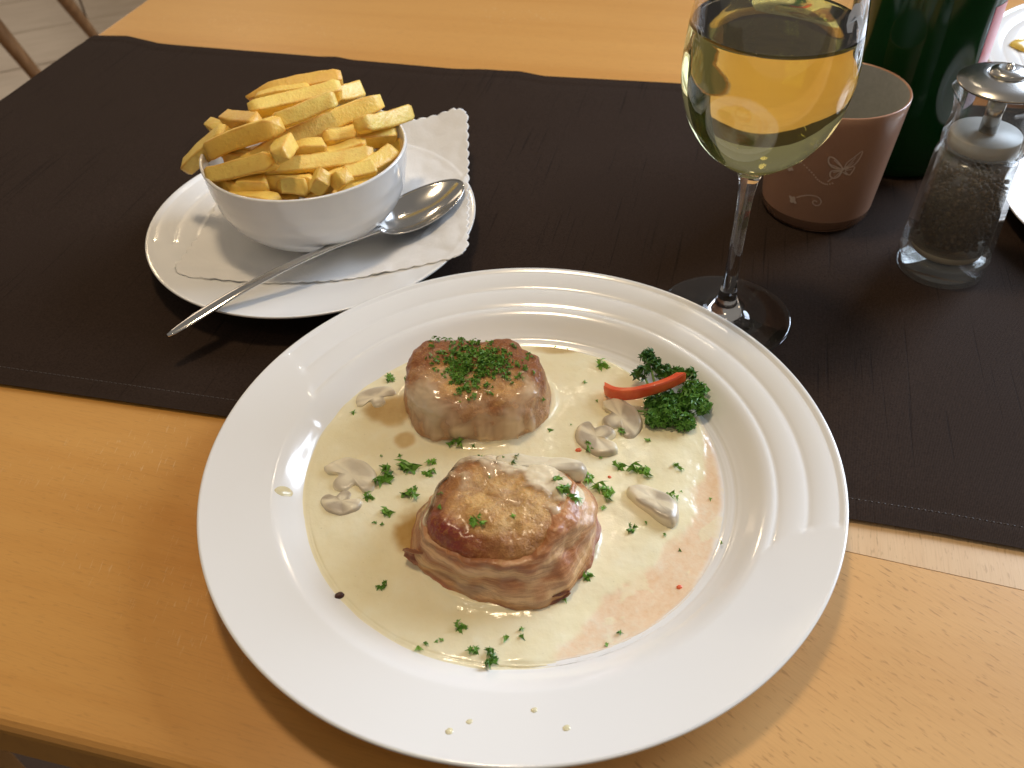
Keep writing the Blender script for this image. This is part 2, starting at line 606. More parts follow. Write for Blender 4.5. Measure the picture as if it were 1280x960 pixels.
L1, L2 = Vector((-1.2236, 2.3808, FLOOR_Z)), Vector((-1.2618, 2.217, -.35))
K1, K2 = Vector((-1.1684, 2.678, FLOOR_Z)), Vector((-1.1054, 2.3012, -.35))
leg(L1, L2, .0155, .023)
leg(K1, K2, .0125, .021)
off = Vector((-.52, -.10, 0))
leg(L1 + off, L2 + off * .8, .0155, .023)
leg(K1 + off, K2 + off * .8, .0125, .021)
seat_bm = box_geo(-.62, .22, -.36, .10, .395, .425, .012)
bm_obj('seat', seat_bm, M['chair'], chair)

AL = -0.26996
TU, TV = Vector((cos(AL), sin(AL), 0)), Vector((-sin(AL), cos(AL), 0))
table = empty('table', (0, 0, 0), AL)
tag(table, 'light beech wood restaurant table with a darker front and pale cross strip', 'table')
TH = 0.026
E0, E1, V0, V1 = -0.620, 1.10, 0.112, 1.12


def board(name, poly, mat, front_round=False):
    bm = bmesh.new()
    top = [bm.verts.new((u, v, 0)) for u, v in poly]
    bot = [bm.verts.new((u, v, -TH)) for u, v in poly]
    bm.faces.new(top); bm.faces.new(bot[::-1])
    n = len(poly)
    for i in range(n):
        bm.faces.new((top[i], bot[i], bot[(i + 1) % n], top[(i + 1) % n]))
    bmesh.ops.recalc_face_normals(bm, faces=bm.faces)
    if front_round:
        ed = [e for e in bm.edges if abs(e.verts[0].co.v - 0) < 9 and False]
    return bm


def add_board(name, poly, mat, edge_test=None, b=0.006):
    bm = board(name, poly, mat)
    if edge_test:
        ed = [e for e in bm.edges if edge_test(e.verts[0].co) and edge_test(e.verts[1].co)]
        bmesh.ops.bevel(bm, geom=ed, offset=b, segments=4, affect='EDGES', profile=0.5)
    return bm_obj(name, bm, mat, table, shade=False)


def strip_v(u):
    return 0.2735 - 0.068 * (u - 0.08)


for (ua, ub, mt) in ((E0, -.0702, 'wood_warm_lit'), (-.0700, E1, 'wood')):  # split under the plate so warm and cool light sit in board colours
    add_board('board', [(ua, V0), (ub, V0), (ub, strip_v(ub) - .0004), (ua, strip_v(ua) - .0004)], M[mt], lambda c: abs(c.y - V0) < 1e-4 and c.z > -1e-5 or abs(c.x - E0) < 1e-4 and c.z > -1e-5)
add_board('cross_strip', [(E0, strip_v(E0)), (E1, strip_v(E1)), (E1, strip_v(E1) + .05), (E0, strip_v(E0) + .05)], M['wood_strip'])
add_board('board', [(E0, strip_v(E0) + .0504), (E1, strip_v(E1) + .0504), (E1, V1), (E0, V1)], M['wood_warm_lit'], lambda c: abs(c.x - E0) < 1e-4 and c.z > -1e-5, .004)
for (u, v) in ((E0 + .08, V0 + .08), (E0 + .08, V1 - .08), (E1 - .08, V0 + .08), (E1 - .08, V1 - .08)):
    bm_obj('leg', box_geo(u - .03, u + .03, v - .03, v + .03, FLOOR_Z, -TH, .004), M['wood'], table)

# ---------------------------------------------------------------- table runner
FAR = [(-.70, .748), (-.6199, .7497), (-.5829, .7545), (-.5413, .7432), (-.5237, .7422), (-.3745, .7401), (-.3596, .7424), (-.3423, .7384), (-.2461, .7355),
       (-.1848, .7403), (-.1619, .7344), (-.0855, .7378), (-.048, .7395), (.3, .739), (1.2, .74)]
NEAR = [(-.7, .288), (-.3834, .2893), (-.3121, .2909), (-.2426, .2922), (.0809, .291), (.1201, .291), (.1576, .2899), (1.2, .289)]
runner = empty('table_runner', (0, 0, 0), AL)
tag(runner, 'dark brown cloth runner with stitched hem lying across the table', 'table runner')
NU, NV = 420, 110
V = []


def runner_z(u, v, vn, vf):
    e = min(v - vn, vf - v)
    z = 0.0016 + 0.0007 * smooth(.0135, .0105, e) - 0.0006 * exp(-((e - .0128) / .0007) ** 2)
    z += 0.0009 * (1 + fbm(u, v, 0, 9, 2)) * smooth(0, .03, e)
    # soft pressed fold lines
    z += 0.0005 * exp(-((u + .17 + .2 * (v - .5)) / .012) ** 2)
    return z


for j in range(NV):
    f = j / (NV - 1)
    f = f * f * (3 - 2 * f) * .5 + f * .5
    for i in range(NU):
        u = lerp(-.76, 1.02, i / (NU - 1))
        vn, vf = interp(NEAR, u), interp(FAR, u)
        v = lerp(vn, vf, f)
        z = runner_z(u, v, vn, vf)
        uu = u
        if u < E0 + .004:          # falls over the table's side edge
            d = (E0 + .004) - u
            R_ = .008
            an = min(d / R_, pi / 2)
            uu = E0 + .004 - R_ * sin(an)
            z = z - R_ * (1 - cos(an)) - max(0.0, d - R_ * pi / 2)
        V.append((uu, v, z))
F = grid_faces(NU, NV)
obj('cloth', V, F, M['cloth'], runner)
SV, SF = [], []
u = -.60
while u < .45:
    v = interp(NEAR, u) + .0128
    z = runner_z(u, v, interp(NEAR, u), interp(FAR, u)) + .0008
    b = len(SV)
    for du, dv in ((0, -.00018), (.0021, -.00018), (.0021, .00018), (0, .00018)):
        SV.append((u + du, v + dv, z + (0.00025 if 0 < du < .002 else 0)))
    b2 = len(SV)
    SV.append((u + .00105, v, z + .0004))
    for q in range(4):
        SF.append((b + q, b + (q + 1) % 4, b2))
    u += .0030
tag(obj('stitching', SV, SF, M['thread'], runner, shade=False), kind='stuff')
RZ = 0.0034     # top of the cloth, for things standing on it

# ================================================================ PLATES
PROF = [(0, .0085), (.094, .0085), (.099, .0092), (.105, .0117), (.111, .0160), (.1165, .0193), (.122, .0208), (.147, .0258), (.149, .0262), (.150, .0258)]
PROF_S = catmull([(r, z) for r, z in PROF], 10)
PROF_S = sorted(PROF_S)


def plate_base(r):
    return interp(PROF_S, r)


B1 = [(.1137, 160.0), (.1172, 154.3), (.1289, 149.0), (.1493, 146.1)]
B2 = [(.1080, -62.0), (.109, -47.2), (.1127, -35.3), (.1211, -27.0), (.1276, -22.9), (.1371, -21.0), (.1483, -19.5)]


def ring_mask(r, deg):
    """1 where the rim carries the concentric ridges"""
    b1, b2 = interp(B1, r), interp(B2, r)
    s = radians(1) * max(r, .05)
    m1 = smooth(-.0006, .0006, (b1 - deg) * s)
    m2 = smooth(-.0006, .0006, (deg - b2) * s)
    return m1 * m2


def plate_z(r, deg, S=1.0):
    r = r / S
    z = plate_base(r)
    m = ring_mask(r, deg)
    if r > .1065 and m > 0:
        edges = (.1075, .1205, .1335, .1475)
        dz = 0.0
        for e0, e1 in zip(edges, edges[1:]):
            if e0 <= r < e1:
                t = (r - e0) / (e1 - e0)
                dz = -.0013 + .00125 * max(0.0, sin(pi * t)) ** .40
                dz *= smooth(.1065, .112, r) if e0 < .11 else 1.0
        z += m * dz * S ** .3
    return z * S


def make_plate(name, S, loc, rot_deg, mat, NP=480):
    rs = [0, .03, .06, .085, .092]
    r = .094
    while r < .1485:
        rs.append(r); r += .00085
    rs += [.1488, .1494, .1498, .150]
    V, F = [], []
    n = 0
    V.append((0, 0, plate_z(0, 0, S)))
    rows = [[0]]
    for r in rs[1:]:
        row = []
        for kx in range(NP):
            d = -180 + 360 * kx / NP
            row.append(len(V)); V.append((r * S * cos(radians(d)), r * S * sin(radians(d)), plate_z(r * S, d, S)))
        rows.append(row)
    for (r, z) in ((.1501, .0249), (.1495, .0240), (.147, .0228), (.125, .0175), (.112, .0125), (.104, .0055), (.099, .0035), (.096, .0001), (.092, .0001), (.090, .0035)):
        row = []
        for kx in range(NP):
            d = -180 + 360 * kx / NP
            row.append(len(V)); V.append((r * S * cos(radians(d)), r * S * sin(radians(d)), z * S))
        rows.append(row)
    V.append((0, 0, .0035 * S)); rows.append([len(V) - 1])
    for a, b in zip(rows, rows[1:]):
        for kx in range(NP):
            k2 = (kx + 1) % NP
            if len(a) == 1:
                F.append((a[0], b[kx], b[k2]))
            elif len(b) == 1:
                F.append((a[kx], b[0], a[k2]))
            else:
                F.append((a[kx], b[kx], b[k2], a[k2]))
    o = obj(name, V, F, mat)
    o.location = loc
    o.rotation_euler = (0, 0, radians(rot_deg))
    return o


PC = Vector((.0021, .2876, 0))
dinner_plate = make_plate('dinner_plate', 1.0, (PC.x, PC.y, .0034 - .0034), 0, M['porcelain'])
PZ = 0.0
tag(dinner_plate, 'large white porcelain dinner plate with curved ridges, holding meat in cream sauce', 'plate')

# ================================================================ MEAT
SAUCE_Z = 0.0118


def spow(c, e):
    return math.copysign(abs(c) ** e, c)


class Meat:
    def __init__(s, c, rx, ry, rz, e1, e2, seed, tilt, rot, taper=0.0):
        s.taper = taper
        s.c, s.rx, s.ry, s.rz, s.e1, s.e2, s.seed = Vector(c), rx, ry, rz, e1, e2, seed
        s.m = Matrix.Rotation(rot, 3, 'Z') @ Matrix.Rotation(tilt, 3, 'X')

    def local(s, ph, th):
        ct = spow(cos(th), s.e1)
        p = Vector((s.rx * ct * spow(cos(ph), s.e2), s.ry * ct * spow(sin(ph), s.e2), s.rz * spow(sin(th), s.e1)))
        d = Vector((p.x / s.rx, p.y / s.ry, p.z / s.rz * .8))
        tf = 1 - s.taper * smooth(-.8, 1.0, p.z / s.rz)
        p = Vector((p.x * tf, p.y * tf, p.z))
        d.normalize()
        q = p * 1.0
        k = .0044 * noise.noise(q * 36 + Vector((s.seed, 0, 0))) + .0020 * noise.noise(q * 90 + Vector((0, s.seed, 0))) + .0008 * noise.noise(q * 230 + Vector((0, 0, s.seed))) + .0003 * noise.noise(q * 600)
        return p, d, k

    def point(s, ph, th, off=0.0):
        p, d, k = s.local(ph, th)
        return s.m @ (p + d * (k + off)) + s.c

    def build(s, fn, NP=150, NT=84, t0=-pi / 2, t1=pi / 2):
        V, Cc = [], []
        for j in range(NT):
            t = j / (NT - 1)
            th = lerp(t0, t1, t)
            # denser rings toward the shoulder
            for i in range(NP):
                ph = 2 * pi * i / NP - pi
                off, col = fn(ph, th)
                V.append(s.point(ph, th, off)); Cc.append(col)
        F = grid_faces(NP, NT, True)
        return V, F, Cc


SEAR, GOLD, PALE, DARK, PINK = (.38, .130, .028), (.74, .41, .130), (.70, .43, .20), (.16, .034, .008), (.56, .26, .115)
rear = Meat((-.0185, .3385, .0222), .0392, .0290, .0156, .44, .84, 3.1, radians(4), radians(-4), .07)
front = Meat((-.0055, .2490, .0235), .0392, .0345, .0172, .46, .92, 9.7, radians(5), radians(-14), .20)


def meat_col(mm, rearside):
    def fn(ph, th):
        p, d, k_ = mm.local(ph, th)
        a, b = p.x / mm.rx, p.y / mm.ry
        n = fbm(p.x, p.y, p.z + mm.seed, 55, 4)
        top = smooth(.45, .85, p.z / mm.rz + .15 * n)
        edge = smooth(.52, .76, (sqrt(a * a + b * b) + .12 * n) / (1 - mm.taper)) * smooth(.2, .6, p.z / mm.rz)
        side = mixc(PALE, PINK, smooth(-.3, .4, n))
        side = mixc(side, SEAR, (.55 if rearside else .35) * smooth(-.1, .5, fbm(p.x, p.y, p.z * 3, 90, 3)))
        if rearside:
            side = mixc(side, (.44, .20, .075), .5)
        if rearside:
            t_ = mixc(GOLD, SEAR, smooth(-.25, .25, n + .3 * b))
            c = mixc(side, t_, top)
            c = mixc(c, mixc(SEAR, DARK, .3), .85 * edge * smooth(-.3, .4, b + .4 * abs(a)))
        else:
            t_ = mixc(GOLD, (.72, .44, .16), smooth(-.3, .3, n))
            c = mixc(side, t_, top)
            c = mixc(c, SEAR, .85 * edge * smooth(.4, -.5, a) + .6 * edge * smooth(.2, -.4, b))
        return 0.0, c
    return fn


def make_meat(mm, rearside, label):
    root = empty('pork_medallion', (mm.c.x, mm.c.y, .0085))
    tag(root, label, 'meat', 'pork medallions on the dinner plate')
    inv_ = Vector((mm.c.x, mm.c.y, .0085))
    V, F, C_ = mm.build(meat_col(mm, rearside))
    bv = BVHTree.FromPolygons(V, F)
    obj('meat', [v - inv_ for v in V], F, M['meat'], root, C_)
    return root, inv_, bv


r_root, r_inv, r_bvh = make_meat(rear, True, 'rear pork medallion coated in cream and heaped with chopped parsley')
f_root, f_inv, f_bvh = make_meat(front, False, 'front pork medallion wrapped in bacon, browned top facing up')


def rear_glaze(ph, th):
    p, d, k_ = rear.local(ph, th)
    a, b, h = p.x / rear.rx, p.y / rear.ry, p.z / rear.rz
    n = fbm(p.x, p.y, p.z, 42, 3)
    n2 = fbm(p.x + 3, p.y, p.z, 120, 3)
    ns = fbm(p.x, p.y, 0.0, 110, 3)
    m = .18 - .55 * b + .55 * n + .45 * ns * smooth(.75, .2, h) + .12 * n2 - .95 * smooth(.55, 1.0, abs(a) + .1 * b) * smooth(-.7, .3, b) - .60 * smooth(-.05, -.75, h)
    m += .45 * smooth(.25, .75, a) * smooth(.45, .9, h) * smooth(.8, .3, abs(b))
    w = smooth(-.25, .35, m)
    c = mixc((.74, .47, .26), (.86, .68, .46), smooth(.0, 1.0, m + .15 * n2))
    return lerp(-.0006, .0010 + .0009 * smooth(.4, 1, m), w), (*c, lerp(.0, .72, smooth(-.1, 1.0, m + .22 * n2)))


def front_glaze(ph, th):
    p, d, k_ = front.local(ph, th)
    a, b, h = p.x / front.rx, p.y / front.ry, p.z / front.rz
    n = fbm(p.x + 7, p.y, p.z, 48, 3)
    n2 = fbm(p.x + 3, p.y, p.z, 130, 3)
    m = .02 + .95 * b + .5 * n + .2 * n2 - .3 * smooth(-.3, -.9, h)
    m += .75 * smooth(-.55, -.95, a) * smooth(-.55, .1, b)
    w = smooth(-.15, .25, m)
    c = mixc((.72, .50, .29), (.86, .74, .52), smooth(.1, .7, m + .2 * n2))
    return lerp(-.0006, .0013, w), (*c, lerp(.0, .94, smooth(-.1, .6, m + .3 * n2)))


V, F, C_ = rear.build(rear_glaze, 170, 96)
obj('cream_glaze', [v - r_inv for v in V], F, M['glaze'], r_root, C_)
V, F, C_ = front.build(front_glaze, 170, 96)
obj('cream_glaze', [v - f_inv for v in V], F, M['glaze'], f_root, C_)

# bacon wound round the side of the front medallion
FAT, TAN, LEAN, CHAR = (.74, .48, .24), (.56, .275, .095), (.36, .095, .034), (.18, .040, .013)


def bacon_shell(ph, th):
    p, d, k_ = front.local(ph, th)
    h = p.z / front.rz
    deg = math.degrees(ph)
    # top edge of the strip: climbs to the right, dips at the front left
    top = interp([(-180, .35), (-150, .45), (-120, .60), (-90, .66), (-60, .74), (-30, .90), (0, .93), (30, .8), (60, .5), (90, .0), (120, -.3), (150, .1), (180, .35)], deg)
    n = fbm(p.x, p.y, p.z, 60, 3)
    w = smooth(top + .05, top - .05, h + .08 * n)
    v = (h + .95) / (top + .95)
    fold = .0012 * sin(v * 10 + 2.6 * sin(ph * 1.5) + 1.5 * n) * smooth(1.05, .85, v)
    lay = .0014 * smooth(.03, -.03, v - .60 - .16 * sin(ph + .9))
    s = v + .10 * n + .10 * sin(ph * 1.0 + 2.4)
    c = mixc(CHAR, LEAN, smooth(.02, .20, s))
    c = mixc(c, TAN, smooth(.38, .46, s))
    c = mixc(c, FAT, smooth(.46, .54, s) * .9)
    c = mixc(c, mixc(TAN, LEAN, .55), smooth(.58, .66, s))
    c = mixc(c, FAT, smooth(.74, .82, s) * .7)
    c = mixc(c, mixc(TAN, LEAN, .5), smooth(.90, 1.0, s))
    c = mixc(c, LEAN, .55 * smooth(-135, -165, deg))
    return lerp(-.0012, .0020 + fold + lay, w), c


V, F, C_ = front.build(bacon_shell, 220, 110, -pi / 2, pi / 2 * .8)
wrap = obj('bacon_wrap', [v - f_inv for v in V], F, M['bacon'], f_root, C_)


def bacon_tip(p0, p1, w0, w1, lift, seed, cols):
    NUx, NVx = 22, 12
    V, C_ = [], []
    p0, p1 = Vector(p0), Vector(p1)
    ax_ = (p1 - p0)
    side = Vector((0, 0, 1))
    nrm = ax_.cross(side).normalized()
    for layer in (0, 1):
        for j in range(NVx):
            for i in range(NUx):
                t, s = i / (NUx - 1), j / (NVx - 1)
                w = lerp(w0, w1, t) * (1 - .5 * smooth(.8, 1, t))
                q = p0 + ax_ * (t + .06 * nz(s * 4, seed)) + side * ((s - .5) * w + lift * t * t)
                wob = .0011 * sin(s * 7 + t * 3 + seed) + .0008 * nz(t * 5, s * 5, seed)
                edge = min(1, 6 * min(s, 1 - s), 5 * (1 - t) + .15)
                q += nrm * (wob + (layer - .5) * .0024 * edge)
                V.append(q)
                C_.append(mixc(cols[0], cols[1], smooth(-.3, .4, nz(t * 3, s * 6, seed + 2))))
    n = NUx * NVx
    F = grid_faces(NUx, NVx)
    F += [tuple(n + q for q in f[::-1]) for f in grid_faces(NUx, NVx)]
    for i in range(NUx - 1):
        F.append((i + 1, i, n + i, n + i + 1))
        b = (NVx - 1) * NUx
        F.append((b + i, b + i + 1, n + b + i + 1, n + b + i))
    for j in range(NVx - 1):
        F.append((j * NUx, (j + 1) * NUx, n + (j + 1) * NUx, n + j * NUx))
        e = NUx - 1
        F.append(((j + 1) * NUx + e, j * NUx + e, n + j * NUx + e, n + (j + 1) * NUx + e))
    return V, F, C_


V, F, C_ = bacon_tip((-.0345, .2330, .0165), (-.0510, .2395, .0180), .0150, .0095, .001, 2.0, ((.24, .060, .022), (.40, .135, .055)))
e = obj('bacon_end', [v - f_inv for v in V], F, M['bacon'], wrap, C_)
tag(e, 'dark crisp bacon end pointing left')
V, F, C_ = bacon_tip((.004, .2130, .0125), (.0205, .2175, .0150), .0070, .0038, .0005, 5.0, ((.16, .035, .014), (.28, .085, .035)))
obj('bacon_end', [v - f_inv for v in V], F, M['bacon'], wrap, C_)

# ================================================================ SAUCE
EDGE = [(-180, .1072), (-159.9, .1056), (-140.9, .1058), (-120.1, .1056), (-101, .1050), (-86.8, .1027), (-63.7, .1030), (-44.3, .1015), (-19.8, .0983), (.3, .0990),
        (24.9, .1015), (44.5, .0945), (58.2, .0975), (88, .0985), (110, .1035), (131.5, .1066), (158.5, .1078), (180, .1072)]
FILM = [(.0111, .1858), (.0297, .2109), (.0524, .228), (.0782, .2552), (.0938, .2993), (.100, .33)]
OILS = [(-.0485, .2560, .0095, .016, 1.0), (-.0640, .3350, .014, .011, .85), (.0285, .3790, .018, .005, .75), (.058, .333, .014, .009, .6), (-.0560, .3130, .006, .006, .8), (.0320, .245, .005, .010, .35)]
MUSH_BUMPS = [(-.0790, .2885, .014), (-.0823, .2744, .010), (-.0728, .3454, .011), (.0500, .3183, .016), (.0364, .3023, .012), (.0639, .2641, .013)]


def film_at(x, y):
    best, side = 9, 0
    for (x0, y0), (x1, y1) in zip(FILM, FILM[1:]):
        dx, dy = x1 - x0, y1 - y0
        t = min(1, max(0, ((x - x0) * dx + (y - y0) * dy) / (dx * dx + dy * dy)))
        ex, ey = x - x0 - t * dx, y - y0 - t * dy
        d = sqrt(ex * ex + ey * ey)
        if d < best:
            best = d
            side = (ex * dy - ey * dx)
    s = best if side > 0 else -best
    s += .0045 * fbm(x, y, 1.3, 60, 3)
    f = smooth(-.0018, .0030, s)
    isl = smooth(.36, .44, fbm(x, y, 5.0, 70, 4) - .25 * smooth(.012, .03, s))
    return f * (1 - .6 * isl)


def oil_at(x, y):
    o = 0.0
    for cx, cy, rx, ry, a in OILS:
        q = ((x - cx) / rx) ** 2 + ((y - cy) / ry) ** 2
        q += .5 * fbm(x, y, 3.0, 70, 3)
        o = max(o, a * smooth(1.3, .35, q))
    return o


def soft_film(x, y):
    best, side = 9, 0
    for (x0, y0), (x1, y1) in zip(FILM, FILM[1:]):
        dx, dy = x1 - x0, y1 - y0
        t = min(1, max(0, ((x - x0) * dx + (y - y0) * dy) / (dx * dx + dy * dy)))
        ex, ey = x - x0 - t * dx, y - y0 - t * dy
        d = sqrt(ex * ex + ey * ey)
        if d < best:
            best = d
            side = (ex * dy - ey * dx)
    s = best if side > 0 else -best
    return smooth(-.014, .008, s)


def sauce_z(x, y, film=None):
    f = film_at(x, y) if film is None else film
    z = lerp(SAUCE_Z, .00895, smooth(0, 1, f) * .07 + .93 * soft_film(x, y))
    z += .00045 * fbm(x, y, 0, 48, 4) * (1 - .7 * f)
    for cx, cy, rr in MUSH_BUMPS:
        d = ((x - cx) ** 2 + (y - cy) ** 2) / (rr * rr)
        z += .0011 * exp(-d * 1.6)
    for mm in (rear, front):
        q = sqrt(((x - mm.c.x) / (mm.rx + .002)) ** 2 + ((y - mm.c.y) / (mm.ry + .002)) ** 2)
        if .8 < q < 1.4:
            z += .0016 * exp(-max(0, q - 1.0) / .045) * (1 - .4 * f)
    return z


NR, NP = 150, 420
V, C_, = [], []
for j in range(NR):
    t = j / (NR - 1)
    t = 1 - (1 - t) ** 1.35
    for i in range(NP):
        d = -180 + 360 * i / NP
        re = interp(EDGE, d) + .0007 * nz(cos(radians(d)) * 9, sin(radians(d)) * 9, 2.0)
        r = re * max(t, .0005)
        x, y = PC.x + r * cos(radians(d)), PC.y + r * sin(radians(d))
        f = film_at(x, y)
        pz = plate_z(r, d)
        e = smooth(1.0, .955, t)
        zt = sauce_z(x, y, f)
        z = lerp(pz - .00015, max(zt, pz + .00025 * e), sqrt(e) if e > 0 else 0)
        fade = smooth(.955, 1.0, r / re) * f
        V.append((x - PC.x, y - PC.y, z)); C_.append((f, oil_at(x, y) * (1 - f), fade))
F = grid_faces(NP, NR, True)
sauce = obj('cream_sauce', V, F, M['sauce'], None, C_)
sauce.location = (PC.x, PC.y, 0)
tag(sauce, 'pale glossy cream sauce pooled in the well of the dinner plate', 'sauce')
s_bvh = BVHTree.FromPolygons([(v[0] + PC.x, v[1] + PC.y, v[2]) for v in V], F)


def drop(x, y, trees):
    best = None
    for b in trees:
        hit = b.ray_cast(Vector((x, y, .2)), Vector((0, 0, -1)))
        if hit[0] is not None and (best is None or hit[0].z > best[0].z):
            best = (hit[0], hit[1] if hit[1].z > 0 else -hit[1])
    return best if best else (Vector((x, y, SAUCE_Z)), Vector((0, 0, 1)))


ALLT = (s_bvh, r_bvh, f_bvh)

# sauce drops on the rim
def blob(name, x, y, rx, ry, h, rot, mat, base_z, seed):
    V, F = [], []
    NPb, NTb = 28, 7
    for j in range(NTb):
        t = j / (NTb - 1)
        for i in range(NPb):
            a = 2 * pi * i / NPb
            k_ = 1 + .16 * nz(cos(a) * 1.5, sin(a) * 1.5, seed)
            q = cos(t * pi / 2) if j < NTb - 1 else .02
            px, py = rx * k_ * q * cos(a), ry * k_ * q * sin(a)
            X, Y = px * cos(rot) - py * sin(rot), px * sin(rot) + py * cos(rot)
            V.append((X, Y, base_z(x + X, y + Y) - base_z(x, y) + h * sin(t * pi / 2) - .0002))
    F = grid_faces(NPb, NTb, True) + [tuple((NTb - 1) * NPb + i for i in range(NPb))]
    o = obj(name, V, F, mat)
    o.location = (x, y, base_z(x, y))
    return o


def pz_at(x, y):
    dx, dy = x - PC.x, y - PC.y
    return plate_z(sqrt(dx * dx + dy * dy), math.degrees(atan2(dy, dx)))


DROPS = [(-.1103, .2784, .0042, .0030, .0007, 'large cream drop on the left rim of the dinner plate'),
         (-.0288, .1536, .0017, .0015, .0006, 'small cream drop at the far left of the front plate rim'),
         (-.0215, .1575, .0015, .0012, .0005, 'small cream drop just right of the leftmost front rim drop'),
         (.0029, .1615, .0015, .0012, .0006, 'small cream drop at the middle of the front plate rim'),
         (.0144, .1531, .0017, .0014, .0006, 'small cream drop rightmost on the front plate rim')]
for i, (x, y, rx, ry, h, lb) in enumerate(DROPS):
    tag(blob('sauce_drop', x, y, rx, ry, h, .3, M['drop'], pz_at, i * 3.3), lb, 'sauce drop', 'cream drops on the plate rim')

# ================================================================ MUSHROOMS
CREAMC, GREY, GILL = (.84, .75, .55), (.40, .33, .25), (.24, .18, .13)


OUTL = {
    'wedge': [(-1.0, -.20), (-.78, .18), (-.35, .42), (.15, .52), (.62, .44), (.95, .12), (1.0, -.22), (.60, -.40), (.10, -.46), (-.45, -.48), (-.85, -.42)],
    'cap': [(-1.0, -.25), (-.95, .15), (-.62, .52), (-.1, .70), (.45, .62), (.86, .30), (1.0, -.10), (.82, -.30), (.38, -.22), (.30, -.62), (-.05, -.72), (-.28, -.58), (-.36, -.22), (-.75, -.36)],
    'long': [(-1.0, -.10), (-.92, .16), (-.55, .24), (-.1, .20), (.35, .26), (.8, .24), (1.0, .08), (.96, -.12), (.55, -.18), (.1, -.24), (-.4, -.20), (-.8, -.24)]}


def mushroom(x, y, rot, size, th, sink, label, tiltx=0.0, tilty=0.0, kind='wedge', gill=.6, trees=(s_bvh,)):
    tiltx, tilty, size = tiltx * .6, tilty * .6, size * 1.1
    out = catmull(OUTL[kind] + OUTL[kind][:1], 3)[:-1]
    n = len(out)
    seed = x * 900
    rings = [(.96, -.4), (1.0, .0), (1.02, .5), (.98, .82), (.90, .98), (.70, 1.04), (.35, 1.0)]
    V, C_ = [], []
    for sc, hz in rings:
        for (a, b) in out:
            k_ = 1 + .10 * nz(a * 1.7, b * 1.7, seed)
            px, py = a * sc * size * k_, b * sc * size * k_
            V.append(Vector((px, py, hz * th + (.0007 * nz(px, py, seed, 190) + .0009 * nz(px, py, seed, 80)) * (hz > .3))))
            skin = smooth(.25, .55, b + .15 * nz(a * 3, b * 3, seed)) * smooth(1.02, .8, sc) * gill + (.8 * gill if hz < .9 and b > -.1 else 0)
            g = (.75 * gill if .6 < sc < .93 and hz > .9 and b < .12 and a > -.6 else 0) + exp(-((b + .12 + .1 * a) / .10) ** 2) * gill * .35
            C_.append(mixc(mixc(CREAMC, GREY, min(.9, skin)), GILL, min(.7, g)))
    V.append(Vector((0, 0, th * 1.0))); C_.append(mixc(CREAMC, GREY, .1))
    F = grid_faces(n, len(rings), True)
    c = len(V) - 1
    b0 = (len(rings) - 1) * n
    for i in range(n):
        F.append((b0 + i, b0 + (i + 1) % n, c))
    F.append(tuple(range(n - 1, -1, -1)))
    o = obj('mushroom_slice', V, F, M['mush'], None, C_)
    p, nn = drop(x, y, trees)
    o.location = (x, y, p.z - sink - (.0003 if trees[0] is s_bvh else .0003))
    o.rotation_euler = (tiltx, tilty, rot)
    tag(o, label, 'mushroom', 'mushroom slices in the cream sauce')
    return o


mushroom(-.0800, .2900, radians(-38), .0135, .0042, .0026, 'cream coated mushroom slice left of the front medallion', .06, .08, 'cap', .55)
mushroom(-.0835, .2742, radians(160), .0095, .0036, .0029, 'nearly sunken dark mushroom slice at the left edge of the sauce', 0, .08, 'cap', 1.0)
mushroom(-.0728, .3454, radians(20), .0105, .0040, .0033, 'brownish sunken mushroom slice left of the rear medallion', 0, 0, 'cap', .7)
mushroom(.0550, .3205, radians(-70), .0130, .0052, .0026, 'tilted mushroom slice beside the parsley sprig', .12, .22, 'cap', 1.0)
mushroom(.0415, .3075, radians(120), .0125, .0050, .0026, 'mushroom slice between the rear medallion and the parsley sprig', -.14, .16, 'cap', .9)
mushroom(.0640, .2645, radians(-52), .0130, .0056, .0026, 'grey edged mushroom slice alone in sauce right of the front medallion', -.10, -.06, 'wedge', 1.2)
mushroom(.0095, .2700, radians(-8), .0190, .0056, .0026, 'long mushroom slice lying on top of the front medallion', -.06, .10, 'long', .8, trees=(f_bvh,))
mushroom(.0085, .2755, radians(4), .0150, .0050, .0030, 'dark edged mushroom slice behind the long one on the front medallion', .05, .10, 'long', 1.1, trees=(f_bvh,))

# ================================================================ PARSLEY
def leaflet(rng, c, nrm, size, V, F, curl=.5, lobes=5):
    n = Vector(nrm).normalized()
    t = n.orthogonal().normalized()
    t = Matrix.Rotation(rng.uniform(0, 2 * pi), 3, n) @ t
    s = n.cross(t)
    b = len(V)
    V.append(c + n * size * curl * .15)
    m = lobes * 2 + 1
    for i in range(m):
        a = lerp(-1.5, 1.5, i / (m - 1))
        r = size * ((1.0 if i % 2 == 0 else .52) * rng.uniform(.75, 1.1))
        z = size * curl * (rng.uniform(-.35, .5) - .3 * (r / size) ** 2)
        V.append(c + t * cos(a) * r + s * sin(a) * r + n * z)
    for i in range(m - 1):
        F.append((b, b + 1 + i, b + 2 + i))


def fleck_mesh(seed):
    rng = random.Random(seed)
    V, F = [], []
    k_ = rng.randint(6, 10)
    for i in range(k_):
        a = rng.uniform(0, 2 * pi)
        r = rng.uniform(.05, .30)
        c = Vector((r * cos(a) * 1.2, r * sin(a), rng.uniform(.02, .16)))
        nr = Vector((rng.uniform(-.8, .8), rng.uniform(-.8, .8), 1))
        leaflet(rng, c, nr, rng.uniform(.24, .40), V, F, .9, rng.choice((3, 3, 4)))
    return mesh('parsley_fleck', V, F)


